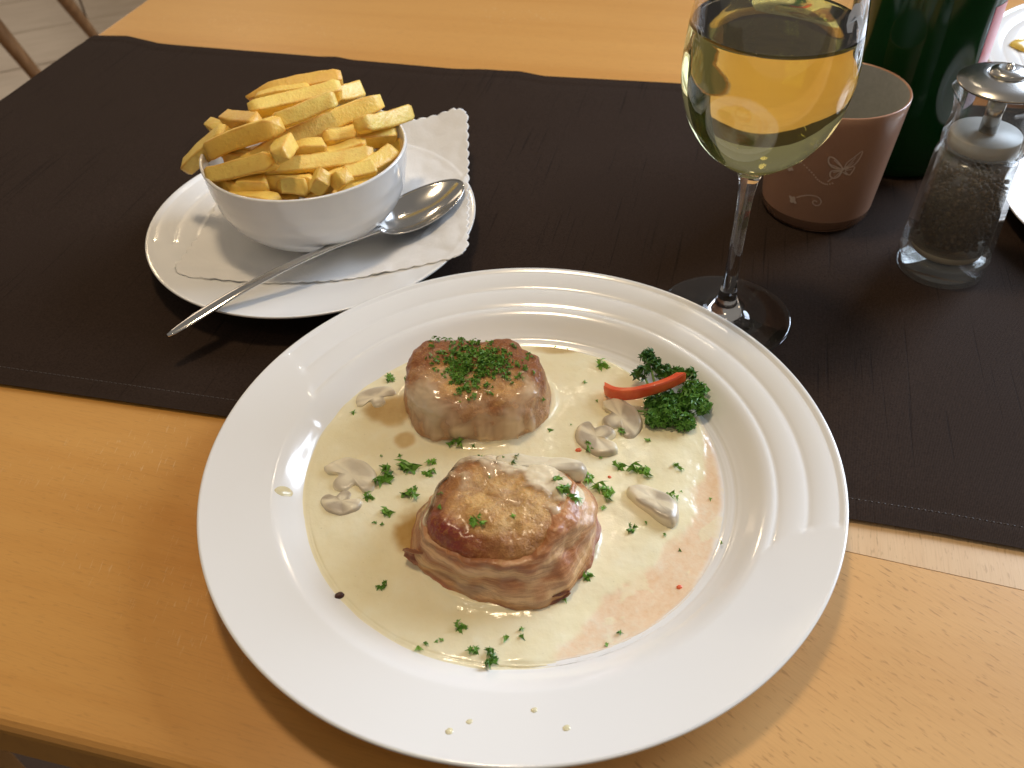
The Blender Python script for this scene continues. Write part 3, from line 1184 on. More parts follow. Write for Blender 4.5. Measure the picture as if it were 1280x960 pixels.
def crumb_mesh(seed):
    rng = random.Random(seed)
    V, F = [], []
    for i in range(2):
        leaflet(rng, Vector((rng.uniform(-.12, .12), rng.uniform(-.12, .12), .06)), (rng.uniform(-.5, .5), rng.uniform(-.5, .5), 1), rng.uniform(.38, .5), V, F, .7, 2)
    return mesh('parsley_fleck', V, F)


BIG = [fleck_mesh(s) for s in range(7)]
SML = [crumb_mesh(s + 40) for s in range(6)]
for me in BIG + SML:
    me.materials.append(M['parsley'])
FLECK = [(-0.0666, 0.3593, 0.0057), (-0.0838, 0.3346, 0.0044), (-0.0645, 0.2898, 0.0109), (-0.0518, 0.2947, 0.0101), (-0.0413, 0.2967, 0.0053), (-0.0426, 0.2905, 0.0053), (-0.0708, 0.2766, 0.0053), (-0.0605, 0.2668, 0.0057), (-0.0664, 0.2605, 0.0032), (-0.0634, 0.2599, 0.0024), (-0.0509, 0.2774, 0.0085), (-0.0489, 0.2817, 0.0032), (-0.0745, 0.2971, 0.002), (-0.0663, 0.303, 0.002), (-0.0574, 0.3025, 0.0032), (-0.0857, 0.3015, 0.0032), (-0.0605, 0.2265, 0.0048), (-0.026, 0.2041, 0.0057), (-0.0431, 0.1957, 0.0044), (-0.0395, 0.197, 0.0032), (-0.0336, 0.1985, 0.0024), (-0.0206, 0.1927, 0.0048), (-0.0141, 0.1895, 0.0077), (-0.0073, 0.1987, 0.0044), (-0.0006, 0.2021, 0.0036), (-0.0011, 0.1976, 0.004), (0.0184, 0.2151, 0.004), (0.0287, 0.2263, 0.0057), (0.0338, 0.1952, 0.0028), (0.0403, 0.2, 0.0036), (0.0907, 0.2687, 0.0024), (0.0901, 0.241, 0.0024), (0.0776, 0.2719, 0.0016), (0.0717, 0.2679, 0.0073), (0.0647, 0.2717, 0.002), (0.0592, 0.2544, 0.0032), (0.0514, 0.2507, 0.0048), (0.0667, 0.2476, 0.0024), (0.0723, 0.2402, 0.0024), (0.0499, 0.3626, 0.0077), (0.0391, 0.3499, 0.0036), (0.0436, 0.3348, 0.0024), (0.0546, 0.3282, 0.0032), (0.0516, 0.3231, 0.0028), (0.0547, 0.3115, 0.0048), (0.0672, 0.3052, 0.004), (0.0787, 0.2875, 0.0053), (0.0185, 0.316, 0.0036), (0.0293, 0.3188, 0.0016), (0.036, 0.3022, 0.0065), (0.0421, 0.2949, 0.0024), (0.0505, 0.2892, 0.0065), (0.0597, 0.285, 0.0105), (0.0349, 0.2814, 0.0081), (0.0406, 0.2731, 0.0101), (0.0256, 0.3797, 0.0028), (0.0319, 0.3799, 0.0024), (0.0397, 0.2649, 0.004), (-0.028, 0.3094, 0.0077), (-0.0362, 0.1983, 0.002)]
ON_FRONT = [(-0.0173, 0.2376, 0.0065), (-0.033, 0.255, 0.0032), (-0.0339, 0.2469, 0.0032), (-0.0026, 0.2386, 0.0032), (0.0175, 0.2579, 0.0048), (0.0221, 0.2528, 0.0105), (-0.0022, 0.2724, 0.0073), (0.0066, 0.2748, 0.004), (0.018, 0.2764, 0.0097), (-0.0162, 0.2775, 0.0048), (-0.0199, 0.2771, 0.0032), (-0.0118, 0.261, 0.0024)]
ON_REAR = [(0.0016, 0.3513, 0.0034), (0.0037, 0.3382, 0.0045), (0.0116, 0.3345, 0.0045), (0.0151, 0.3253, 0.0036), (-0.0317, 0.3085, 0.0044), (-0.0206, 0.3066, 0.0034), (-0.0541, 0.3375, 0.0036), (-0.0104, 0.3534, 0.003), (-0.0328, 0.3632, 0.003)]
rng = random.Random(11)


def place_fleck(x, y, s, label, group, trees):
    p, n = drop(x, y, trees)
    me = rng.choice(BIG) if s > .0046 else rng.choice(SML)
    o = bpy.data.objects.new('parsley_fleck', me)
    COL.objects.link(o)
    q = n.to_track_quat('Z', 'Y').to_matrix() @ Matrix.Rotation(rng.uniform(0, 2 * pi), 3, 'Z')
    S = s * (1.45 if s > .0046 else 1.35)
    mtx = (q @ Matrix.Diagonal((S, S * rng.uniform(.75, 1), S))).to_4x4()
    mtx.translation = p + n * .0003
    o.matrix_world = mtx
    tag(o, label, 'parsley', group)


seen_big = 0
BIGLAB = {0.0109: 'largest chopped parsley fleck left of the front medallion', 0.0105: 'bright ragged parsley fleck above the lone grey mushroom slice',
          0.0073: 'parsley fleck lying on the lone grey edged mushroom slice'}
for (x, y, s) in FLECK:
    if s in BIGLAB:
        lb, gp = BIGLAB[s], 'large parsley flecks'
    elif x < -.03 and y > .225:
        lb, gp = 'chopped parsley fleck floating on the sauce left of the medallions', 'parsley flecks left of the medallions'
    elif y < .205:
        lb, gp = 'chopped parsley fleck near the front edge of the sauce', 'parsley flecks at the front of the plate'
    elif y > .325 and x > .02:
        lb, gp = 'chopped parsley fleck on the sauce between rear medallion and garnish', 'parsley flecks by the rear medallion'
    else:
        lb, gp = 'chopped parsley fleck on the sauce right of the front medallion', 'parsley flecks right of the front medallion'
    if s not in BIGLAB:
        sz = 'tiny' if s < .003 else 'small' if s < .0047 else 'ragged'
        lb, gp = sz + ' ' + lb, sz + ' ' + gp
    place_fleck(x, y, s, lb, gp, (s_bvh,))
for (x, y, s) in ON_FRONT:
    place_fleck(x, y, s, 'chopped parsley fleck lying on the front medallion', 'parsley flecks on the front medallion', (f_bvh, s_bvh))
for (x, y, s) in ON_REAR:
    place_fleck(x, y, s, 'loose parsley fleck on the rear medallion outside its parsley heap', 'parsley flecks on the rear medallion', (r_bvh, s_bvh))
# the heap on the rear medallion, too tangled to count
V, F = [], []
rngh = random.Random(5)
spots = []
for i in range(270):
    if i < 150:
        x = rngh.gauss(-.0150, .0110); y = rngh.gauss(.3395, .0065) - .10 * (x + .015)
    elif i < 200:
        x = rngh.gauss(-.0275, .0060); y = rngh.gauss(.3480, .0060)
    elif i < 235:
        x = rngh.gauss(-.0225, .0045); y = rngh.gauss(.3270, .0065)
    else:
        x = rngh.gauss(-.0170, .0150); y = rngh.gauss(.3370, .0100)
    if abs(x + .0165) > .027 or not .314 < y < .361:
        continue
    p, n = drop(x, y, (r_bvh,))
    hgt = .0028 * exp(-((x + .017) / .010) ** 2 - ((y - .339) / .007) ** 2)
    for q in range(rngh.randint(2, 4)):
        c = p + n * (.0007 + rngh.random() * (.0008 + hgt)) + Vector((rngh.gauss(0, .0009), rngh.gauss(0, .0009), 0))
        leaflet(rngh, c, n + Vector((rngh.uniform(-.9, .9), rngh.uniform(-.9, .9), 0)), rngh.uniform(.0012, .0024), V, F, .9, rngh.choice((3, 3, 4)))
tag(obj('chopped_parsley', V, F, M['parsley'], shade=False), 'heap of finely chopped green parsley on top of the rear medallion', 'parsley', kind='stuff')

# curly sprig with a red pepper strip on it
sprig = empty('parsley_sprig', (.078, .330, SAUCE_Z))
tag(sprig, 'curly dark green parsley sprig at the right side of the sauce', 'parsley sprig')
so = Vector((.078, .330, SAUCE_Z))


def sprig_leaf(lobes, n, size, seed):
    rg = random.Random(seed)
    V, F = [], []
    for i in range(n):
        c, r = lobes[rg.randrange(len(lobes))]
        while True:
            d = Vector((rg.uniform(-1, 1), rg.uniform(-1, 1), rg.uniform(-.5, 1)))
            if .15 < d.length < 1:
                break
        d = d.normalized() * rg.uniform(.45, 1.05)
        p = Vector(c) + Vector((d.x * r, d.y * r, d.z * r * .75))
        leaflet(rg, p - so, d.normalized() + Vector((rg.uniform(-.6, .6), rg.uniform(-.6, .6), rg.uniform(0, .6))), size * rg.uniform(.65, 1.2), V, F, 1.0, rg.choice((3, 4, 5)))
    return obj('leaf', V, F, M['sprig'], sprig, shade=False)


sprig_leaf([((.0900, .3265, .0185), .0075), ((.0945, .3330, .0190), .0060), ((.0965, .3240, .0165), .0045)], 300, .0034, 1)
sprig_leaf([((.0795, .3190, .0165), .0070), ((.0720, .3180, .0150), .0050), ((.0865, .3150, .0150), .0055)], 300, .0034, 2)
sprig_leaf([((.0730, .3270, .0165), .0055), ((.0800, .3265, .0185), .0060)], 190, .0034, 3)
sprig_leaf([((.0695, .3485, .0195), .0048), ((.0760, .3545, .0205), .0048), ((.0800, .3475, .0200), .0045), ((.0735, .3600, .0205), .0030)], 190, .0033, 4)
sprig_leaf([((.0880, .3440, .0205), .0045), ((.0935, .3430, .0215), .0032), ((.0835, .3450, .0200), .0035)], 120, .0033, 5)
for pts in ([(.074, .322, .014), (.0745, .331, .0165), (.0748, .338, .0180), (.0742, .350, .0195)], [(.0745, .331, .0165), (.080, .338, .0180), (.087, .343, .0190)],
            [(.0745, .332, .0165), (.072, .338, .0175), (.0705, .344, .0180)], [(.060, .326, .0130), (.068, .324, .0140), (.076, .321, .0150)]):
    V, F = tube_geo([Vector(p) - so for p in catmull(pts, 4)], .00065, 6)
    obj('stem', V, F, M['stem'], sprig)

# red pepper strip: curved bar
pts = catmull([(.0490, .3408, .0155), (.0535, .3345, .0180), (.0615, .3302, .0215), (.0720, .3300, .0245), (.0800, .3318, .0260), (.0868, .3352, .0268)], 5)
V = []
for i, p in enumerate(pts):
    t = Vector(pts[min(i + 1, len(pts) - 1)]) - Vector(pts[max(i - 1, 0)])
    t.normalize()
    s = t.cross(Vector((0, 0, 1))).normalized()
    w = s.cross(t)
    q = i / (len(pts) - 1)
    hw = lerp(.0017, .0015, q) * (1 + .08 * sin(q * 9))
    hh = lerp(.0034, .0038, q)
    sk = lerp(.0, .0, q)
    for a, b in ((-1, -.7), (-.7, -1), (.7, -1), (1, -.7), (1, .6), (.75, .9), (-.75, .9), (-1, .6)):
        V.append(Vector(p) + s * a * hw + w * b * hh + t * (.0022 * a if i in (0, len(pts) - 1) else 0))
F = grid_faces(8, len(pts), True) + [tuple(range(7, -1, -1)), tuple(range((len(pts) - 1) * 8, len(pts) * 8))]
c0 = Vector((.068, .332, .012))
strip = obj('red_pepper_strip', [v - c0 for v in V], F, M['pepper_red'], shade=False)
bv = strip.modifiers.new('b', 'BEVEL'); bv.width = .0004; bv.segments = 2
strip.location = c0
tag(strip, 'curved red bell pepper strip lying on the parsley sprig', 'pepper strip')

for i, (x, y, s, lb) in enumerate([(.0315, .3004, .0034, 'red pepper bit beside the mushroom slice behind the front medallion'),
                                   (.0354, .2591, .0033, 'orange red pepper bit on the sauce right of the front medallion'),
                                   (.0451, .2829, .0022, 'tiny red pepper bit between two parsley flecks'),
                                   (.0687, .2210, .0028, 'faint red pepper bit on the thin sauce at front right')]):
    tag(blob('red_pepper_bit', x, y, s * .5, s * .38, s * .35, i * 1.1, M['pepper_red'], lambda a, b: sauce_z(a, b), i + 20), lb, 'pepper bit', 'red pepper bits in the sauce')
tag(blob('brown_crumb', -.0789, .2226, .0022, .0017, .0016, .4, M['crumb'], lambda a, b: max(sauce_z(a, b), pz_at(a, b)), 31), 'dark brown crumb at the left front edge of the sauce', 'crumb')

# ================================================================ SIDE PLATE, NAPKIN, BOWL, FRIES, SPOON
SC = Vector((-.1263, .5119, 0))
SR = .1073
SPROF = sorted(catmull([(0, .0062), (.048, .0062), (.058, .0068), (.066, .0085), (.080, .0125), (.100, .0178), (.1058, .0196), (SR, .0197)], 8))


def saucer_z(r, deg):
    z = interp(SPROF, r)
    # shallow ridges on the left half of the rim
    m = smooth(95, 110, abs(deg)) * (smooth(-150, -140, deg) if deg < 0 else 1.0)
    m = 1.0 if (deg > 100 or deg < -168) else 0.0
    m = smooth(98, 103, deg) if deg > 0 else smooth(-166, -170, deg)
    if .066 < r < .104:
        t = ((r - .066) / .0127) % 1.0
        z += m * (-.0009 + .0009 * max(0, sin(pi * t)) ** .6)
    return z


V, F, rows = [(0, 0, saucer_z(0, 0))], [], [[0]]
rs = [.02, .04, .052, .058]
r = .062
while r < .106:
    rs.append(r); r += .0009
rs += [.1063, .1069, SR]
NPs = 300
allr = [(r, None) for r in rs] + [(SR + .0001, .0188), (SR - .0006, .0180), (.104, .0168), (.080, .0090), (.068, .0040), (.062, .0025), (.058, .0001), (.055, .0001), (.053, .0025)]
for r, z in allr:
    row = []
    for kx in range(NPs):
        d = -180 + 360 * kx / NPs
        row.append(len(V)); V.append((r * cos(radians(d)), r * sin(radians(d)), saucer_z(r, d) if z is None else z))
    rows.append(row)
V.append((0, 0, .0025)); rows.append([len(V) - 1])
for a, b in zip(rows, rows[1:]):
    for kx in range(NPs):
        k2 = (kx + 1) % NPs
        if len(a) == 1: F.append((a[0], b[kx], b[k2]))
        elif len(b) == 1: F.append((a[kx], b[0], a[k2]))
        else: F.append((a[kx], b[kx], b[k2], a[k2]))
side_plate = obj('side_plate', V, F, M['porcelain'])
side_plate.location = (SC.x, SC.y, .0026)
SZ0 = .0026
tag(side_plate, 'small white side plate under the bowl of fries', 'plate')

# napkin, scalloped, draped over the side plate
NX0, NX1, NY0, NY1 = -.207, -.0245, .4545, .6215


def napkin_z(x, y):
    dx, dy = x - SC.x, y - SC.y
    r = sqrt(dx * dx + dy * dy)
    z = SZ0 + interp(SPROF, min(r, SR)) + .0004
    # paper spans the hollow a little and keeps a flat slope past the rim
    z += .0005 * exp(-((r - .066) / .013) ** 2)
    if r > SR:
        lift = .42 if (dx > 0 and dy > 0) else .10
        z += (r - SR) * lift
    z += (.0012 * fbm(x, y, 4.0, 26, 3) + .0007 * abs(nz(x, y, 2.0, 70))) * smooth(.045, .075, r)
    z += .0016 * exp(-((x - .55 * (y - .5) + .052) / .0022) ** 2) * smooth(.07, .09, r)
    z += .0012 * exp(-((y - .4650 - .10 * (x + .2)) / .004) ** 2) * smooth(-.05, -.12, x) * smooth(.05, .075, r)
    return z


V = []
NXn, NYn = 210, 190
for j in range(NYn):
    for i in range(NXn):
        fx, fy = i / (NXn - 1), j / (NYn - 1)
        x, y = lerp(NX0, NX1, fx), lerp(NY0, NY1, fy)
        pit = .0088
        sx = .0016 * abs(sin(pi * (y - NY0) / pit))
        sy = .0016 * abs(sin(pi * (x - NX0) / pit))
        wx, wy = .010, .010
        if fx < .06: x -= sx * (1 - fx / .06)
        if fx > .94: x += sx * (fx - .94) / .06
        if fy < .06: y -= sy * (1 - fy / .06)
        if fy > .94: y += sy * (fy - .94) / .06
        # rounded corners
        for cx, cy in ((NX0, NY0), (NX1, NY0), (NX0, NY1), (NX1, NY1)):
            ex, ey = abs(x - cx), abs(y - cy)
            q = .009
            if ex < q and ey < q:
                vx, vy = (q - ex), (q - ey)
                l_ = sqrt(vx * vx + vy * vy)
                mx = max(vx, vy)
                if l_ > 0:
                    sc_ = mx / l_
                    x = cx + math.copysign(q - vx * sc_, (NX0 + NX1) / 2 - cx)
                    y = cy + math.copysign(q - vy * sc_, (NY0 + NY1) / 2 - cy)
        # skewed a little: the left side leans in toward the back
        x += .018 * fy * (1 - fx)
        V.append((x - SC.x, y - SC.y, napkin_z(x, y)))
nap = obj('paper_napkin', V, grid_faces(NXn, NYn), M['paper'])
nap.location = (SC.x, SC.y, 0)
sd = nap.modifiers.new('thick', 'SOLIDIFY'); sd.thickness = .0004; sd.offset = 1
tag(nap, 'white paper napkin with scalloped edge under the bowl of fries', 'napkin')

# bowl
BC = Vector((-.1245, .5185, SZ0 + .0072))
outer = catmull([(.0300, .0), (.0325, .0004), (.0335, .0022), (.0415, .0068), (.0512, .0150), (.0590, .0265), (.0628, .0410), (.0644, .0545), (.0648, .0578)], 6)
inner = catmull([(.0643, .0586), (.0626, .0574), (.0606, .045), (.0568, .031), (.048, .019), (.036, .0102), (.018, .0062), (.0, .0060)], 6)
for i, (r, z) in enumerate(outer):
    if .014 < z < .05:
        t = ((z - .014) / .012) % 1.0
        outer[i] = (r - .0005 + .0005 * max(0, sin(pi * t)) ** .6, z)
prof = [(0, .0012), (.027, .0012)] + outer + inner
V, F = lathe_geo(prof, 128)
bowl = obj('serving_bowl', V, F, M['porcelain'])
bowl.location = BC
tag(bowl, 'white porcelain bowl piled with french fries', 'bowl')

# fries: (end, end, thickness, label)
FR = [
      ((-0.1631, 0.5549, 0.085), (-0.1025, 0.5692, 0.0896), 0.01, 'A', 'browned french fry lying highest at the back of the pile'),
      ((-0.1559, 0.549, 0.0852), (-0.1209, 0.5538, 0.0889), 0.0098, 'B', 'pale french fry just under the topmost browned fry'),
      ((-0.1562, 0.5304, 0.0874), (-0.1015, 0.5536, 0.0888), 0.0112, 'C', 'golden french fry second from the top with a blunt left end'),
      ((-0.1124, 0.556, 0.0836), (-0.0939, 0.5839, 0.0736), 0.0108, 'D', 'short pale french fry end poking out at the top right'),
      ((-0.1378, 0.5108, 0.0901), (-0.1023, 0.5288, 0.0927), 0.0108, 'E', 'yellow french fry in the middle of the pile behind the longest fry'),
      ((-0.1592, 0.4937, 0.0753), (-0.0792, 0.5574, 0.0769), 0.0112, 'F', 'longest french fry running diagonally across the whole pile'),
      ((-0.1827, 0.5099, 0.0726), (-0.1336, 0.5016, 0.0921), 0.0116, 'G', 'thick golden french fry on the left side of the pile'),
      ((-0.2045, 0.5244, 0.053), (-0.1698, 0.5173, 0.0814), 0.0108, 'H', 'french fry hanging out over the left rim of the bowl'),
      ((-0.1902, 0.5502, 0.0706), (-0.1662, 0.5268, 0.075), 0.0085, 'I', 'small french fry end at the upper left of the pile'),
      ((-0.1753, 0.5381, 0.08), (-0.1474, 0.5118, 0.0888), 0.0104, 'J', 'blunt french fry end behind the left side of the pile'),
      ((-0.1786, 0.4892, 0.0683), (-0.1352, 0.4811, 0.0793), 0.0112, 'K', 'yellow french fry resting on the front left rim of the bowl'),
      ((-0.1289, 0.4724, 0.0881), (-0.1278, 0.4952, 0.0823), 0.0108, 'L', 'square french fry end pointing at the viewer'),
      ((-0.1294, 0.5018, 0.0741), (-0.1082, 0.5054, 0.0727), 0.0112, 'M', 'short blunt french fry beside the one pointing at the viewer'),
      ((-0.1458, 0.4885, 0.07), (-0.08, 0.5055, 0.0674), 0.0108, 'N', 'pale long french fry across the front of the pile'),
      ((-0.1103, 0.5136, 0.0729), (-0.0685, 0.5389, 0.0626), 0.0116, 'O', 'thick french fry on the right side below the longest fry'),
      ((-0.087, 0.5163, 0.0817), (-0.0613, 0.5589, 0.0678), 0.0112, 'P', 'pale blunt french fry at the far right of the pile'),
      ((-0.0865, 0.5178, 0.0536), (-0.0673, 0.5412, 0.0546), 0.0102, 'Q', 'french fry lying inside the right rim of the bowl'),
      ((-0.1127, 0.4718, 0.0654), (-0.1036, 0.4697, 0.0743), 0.01, 'R', 'small french fry tip in the middle behind the front rim'),
      ((-0.1005, 0.476, 0.0641), (-0.0927, 0.473, 0.0724), 0.0095, 'S', 'small french fry tip right of the middle behind the front rim'),
      ((-0.1342, 0.4761, 0.0645), (-0.1176, 0.4774, 0.0642), 0.0104, 'T', 'french fry low in the middle behind the front rim'),
      ((-0.1601, 0.4814, 0.0639), (-0.1412, 0.4791, 0.0657), 0.0104, 'U', 'french fry low at the left behind the front rim'),
      ((-0.095, 0.4817, 0.0669), (-0.0779, 0.491, 0.0658), 0.01, 'X', 'french fry low at the right under the pale long one'),
      ((-0.1348, 0.5108, 0.0653), (-0.1052, 0.5163, 0.0633), 0.0104, 'Y', None),
      ((-0.1748, 0.5149, 0.0689), (-0.1527, 0.5025, 0.0681), 0.01, 'W', None),
      ((-0.175, 0.505, 0.057), (-0.115, 0.485, 0.056), .0105, 'fill', None),
      ((-0.15, 0.48, 0.056), (-0.085, 0.5, 0.056), .0105, 'fill', None),
      ((-0.12, 0.478, 0.054), (-0.075, 0.515, 0.056), .0105, 'fill', None),
      ((-0.17, 0.525, 0.058), (-0.11, 0.54, 0.06), .0105, 'fill', None),
      ((-0.13, 0.55, 0.06), (-0.08, 0.54, 0.06), .0105, 'fill', None),
      ((-0.165, 0.515, 0.064), (-0.12, 0.53, 0.068), .0105, 'fill', None),
      ((-0.125, 0.52, 0.07), (-0.09, 0.54, 0.066), .0105, 'fill', None),
      ((-0.15, 0.545, 0.07), (-0.11, 0.545, 0.074), .0105, 'fill', None),
      ((-0.16, 0.495, 0.054), (-0.125, 0.475, 0.054), .0105, 'fill', None),
      ((-0.11, 0.53, 0.058), (-0.075, 0.51, 0.058), .0105, 'fill', None),
      ((-0.15, 0.505, 0.061), (-0.11, 0.5, 0.06), .0105, 'fill', None),
      ((-0.179, 0.500, 0.0610), (-0.155, 0.478, 0.0605), .0105, 'fill', None),
      ((-0.167, 0.480, 0.0580), (-0.135, 0.466, 0.0585), .0105, 'fill', None),
      ((-0.102, 0.467, 0.0580), (-0.076, 0.488, 0.0580), .0105, 'fill', None),
      ((-0.112, 0.478, 0.0625), (-0.080, 0.497, 0.0620), .0105, 'fill', None),
      ((-0.090, 0.487, 0.0640), (-0.068, 0.515, 0.0640), .0105, 'fill', None),
      ((-0.150, 0.486, 0.0640), (-0.115, 0.481, 0.0635), .0105, 'fill', None),
      ((-0.120, 0.497, 0.0690), (-0.085, 0.515, 0.0680), .0105, 'fill', None),
      ((-0.172, 0.512, 0.0690), (-0.150, 0.498, 0.0690), .0105, 'fill', None),
      ((-0.145, 0.525, 0.078), (-0.112, 0.535, 0.08), .0105, 'fill', None),
      ]


def fry(i, p0, p1, th, nm, label):
    rg = random.Random(100 + i)
    p0, p1 = Vector(p0), Vector(p1)
    mid = (p0 + p1) / 2
    ax_ = p1 - p0
    Lh = ax_.length / 2
    d = ax_.normalized()
    s = d.cross(Vector((0, 0, 1))).normalized()
    w = s.cross(d)
    rot = rg.uniform(-.6, .6)
    s, w = s * cos(rot) + w * sin(rot), w * cos(rot) - s * sin(rot)
    bend = rg.uniform(-.05, .05) * Lh
    sec = [(-1, -.7), (-.97, -.90), (-.90, -.97), (-.7, -1), (.7, -1), (.90, -.97), (.97, -.90), (1, -.7), (1, .7), (.97, .90), (.90, .97), (.7, 1), (-.7, 1), (-.90, .97), (-.97, .90), (-1, .7)]
    N = 17
    V, C_ = [], []
    wx, wy = th / 2 * rg.uniform(.92, 1.06), th / 2 * rg.uniform(.92, 1.05)
    sl0, sl1 = rg.uniform(-.35, .35), rg.uniform(-.35, .35)
    t0 = rg.uniform(.75, .98)
    point = nm in 'AF'
    for j in range(N):
        q = j / (N - 1)
        x = (2 * q - 1) * Lh
        endk = min(1.0, .72 + 10 * q, .72 + 10 * (1 - q))
        if q in (0.0, 1.0): endk = .72
        tp = lerp(t0, 1.0, smooth(0, .5, q))
        if point: tp *= lerp(.35, 1, smooth(0, .3, q))
        tp *= 1 + .05 * nz(x * 60, i)
        for a, b in sec:
            p = d * (x + th * .5 * a * (sl0 * smooth(.15, 0, q) + sl1 * smooth(.85, 1, q)))
            p += s * (a * wx * tp * endk + bend * (1 - (2 * q - 1) ** 2) * 1.5) + w * (b * wy * tp * endk + .0008 * sin(q * 4 + i))
            p += (s * a + w * b) * .0004 * nz(x * 130, a * 2 + i, b * 2)
            V.append(p)
            ed = smooth(.75, 1.0, min(abs(a), abs(b)) + .12) * .9 + smooth(.10, 0, q) * .4 + smooth(.90, 1, q) * .35
            ed = min(1, max(0, ed * (.5 + 1.0 * nz(x * 90, a + i * 3, b) + .3)) + (.5 if nm in ('A', 'J') else 0))
            C_.append((ed, ed, ed))
    n = len(sec)
    F = grid_faces(n, N, True)
    for e, row, sg in ((0, 0, -1), (1, N - 1, 1)):
        c = Vector((0, 0, 0))
        for q in range(n): c += V[row * n + q]
        c = c / n + d * sg * th * .03
        V.append(c); C_.append((.15, .15, .15))
        ci = len(V) - 1
        for q in range(n):
            a, b = row * n + q, row * n + (q + 1) % n
            F.append((ci, b, a) if sg < 0 else (ci, a, b))
    o = obj('french_fry', V, F, M['fry'], None, C_)
    o.location = mid
    if not label:
        side = 'left' if mid.x < -.135 else 'right' if mid.x > -.105 else 'middle'
        dep = 'front' if mid.y < .487 else 'back' if mid.y > .525 else 'centre'
        lvl = 'low' if mid.z < .0615 else 'deep' if mid.z < .070 else 'high'
        label = 'half hidden french fry %s in the %s %s of the pile' % (lvl, side, dep)
        tag(o, label, 'french fry', 'hidden fries ' + lvl + ' ' + side + ' ' + dep)
    else:
        tag(o, label, 'french fry', 'fries in the bowl')


for i, (a, b, t, nm, lb) in enumerate(FR):
    fry(i, a, b, t, nm, lb)

# spoon
spoon = empty('spoon', (-.1263, .455, .02))
tag(spoon, 'polished steel spoon resting on the side plate beside the bowl', 'spoon')
so_ = Vector((-.1263, .455, .02))
tip = Vector((-.1920, .3910, .0250)); end = Vector((-.0285, .5375, .0285))
dirs = Vector((end.x - tip.x, end.y - tip.y, 0)); SL = dirs.length; dirs.normalize()
perp = Vector((dirs.y, -dirs.x, 0))
ZH = [(0, .0235), (.02, .0262), (.05, .0290), (.085, .0290), (.115, .0270), (.138, .0238), (.150, .0222), (.16, .0220), (.2, .0245), (.22, .0270)]
ZHs = catmull(ZH, 6)
WH = [(0, .0012), (.004, .0026), (.02, .0040), (.06, .0036), (.10, .0029), (.13, .0025), (.145, .0026), (.152, .0036)]
WHs = catmull(WH, 6)
V = []
ns = 44
for i in range(ns):
    q = .152 * i / (ns - 1)
    c = Vector((tip.x, tip.y, 0)) + dirs * q
    z = interp(ZHs, q); w = interp(WHs, q)
    th = .0021 if q < .12 else lerp(.0021, .0026, (q - .12) / .03)
    for a, b in ((-1, 0), (-.85, .32), (-.4, .5), (0, .56), (.4, .5), (.85, .32), (1, 0), (.85, -.35), (.3, -.5), (-.3, -.5), (-.85, -.35)):
        V.append(c + perp * a * w + Vector((0, 0, z + b * th)) - so_)
F = grid_faces(11, ns, True) + [tuple(range(10, -1, -1)), tuple(range((ns - 1) * 11, ns * 11))]
obj('handle', V, F, M['steel'], spoon)
# bowl: egg-shaped dish, thin shell
V = []
Lb = SL - .147
na, nr = 64, 16
for layer in (0, 1):
    for j in range(nr):
        rr = j / (nr - 1)
        for i in range(na):
            a = 2 * pi * i / na
            cx = cos(a)
            lx = .147 + Lb / 2 + Lb / 2 * rr * cx
            hw = .0195 * (1 + .10 * (-cx)) * rr * sin(a)
            c = Vector((tip.x, tip.y, 0)) + dirs * lx + perp * hw
            zr = interp(ZHs, lx) + .0012
            dep = .0078 * (1 - rr ** 2.2)
            V.append(c + Vector((0, 0, zr - dep - layer * .0011 * (1 if rr < .99 else .6))) - so_)
n = na * nr
F = grid_faces(na, nr, True)
F += [tuple(n + q for q in f[::-1]) for f in grid_faces(na, nr, True)]
for i in range(na):
    i2 = (i + 1) % na
    b = (nr - 1) * na
    F.append((b + i, b + i2, n + b + i2, n + b + i))
obj('bowl', V, F, M['steel'], spoon)

# ================================================================ WINE GLASS
GC = Vector((.1275, .4115, RZ - .0004))
wine_glass = empty('wine_glass', GC)
wine_glass.rotation_euler = (0, radians(0.7), 0)
tag(wine_glass, 'stemmed wine glass of white wine standing behind the dinner plate', 'wine glass')
foot = [(0, .0), (.030, .0), (.0372, .0001), (.0385, .0007), (.0383, .0013), (.036, .0018), (.028, .0024), (.018, .0035), (.0115, .0058), (.0078, .0095), (.0056, .0150)]
foot = [foot[0], foot[1]] + catmull(foot[1:], 6)[1:]
stem = catmull([(.0056, .0150), (.0045, .022), (.0039, .033), (.0037, .050), (.0038, .068), (.0043, .083), (.0053, .0915), (.0068, .0960)], 6)
bo = catmull([(.0068, .0960), (.0105, .0995), (.0185, .1050), (.0290, .1140), (.0373, .1260), (.0418, .1400), (.0432, .1520), (.0425, .1660), (.0404, .1840), (.0378, .2030), (.0352, .2220)], 7)
bi = catmull([(.0343, .2222), (.0369, .2030), (.0395, .1840), (.0416, .1660), (.0422, .1520), (.0408, .1405), (.0362, .1270), (.0278, .1156), (.0172, .1075), (.0085, .1035), (.0, .1025)], 7)
bi[-1] = (0, .1025)
shr = lambda pr: [(r * lerp(1.0, .955, smooth(.100, .125, z)), z) for r, z in pr]
bo, bi = shr(bo), shr(bi)
V, F = lathe_geo(foot, 96); obj('foot', V, F, M['glass'], wine_glass)
V, F = lathe_geo(stem, 96); obj('stem', V, F, M['glass'], wine_glass)
V, F = lathe_geo(bo + [(.0332, .2228)] + bi, 96); glass_bowl = obj('bowl', V, F, M['glass'], wine_glass)
LEVEL = .1735
bin_ = sorted([(z, r) for r, z in bi])
wp = []
for i in range(60):
    z = lerp(.1025, LEVEL, (i / 59) ** 1.0)
    r = interp(bin_, z)
    wp.append((0 if i == 0 else r + .00012, z - .00010 if i == 0 else z))
rl = wp[-1][0]
wp[-1] = (rl, LEVEL + .0009)
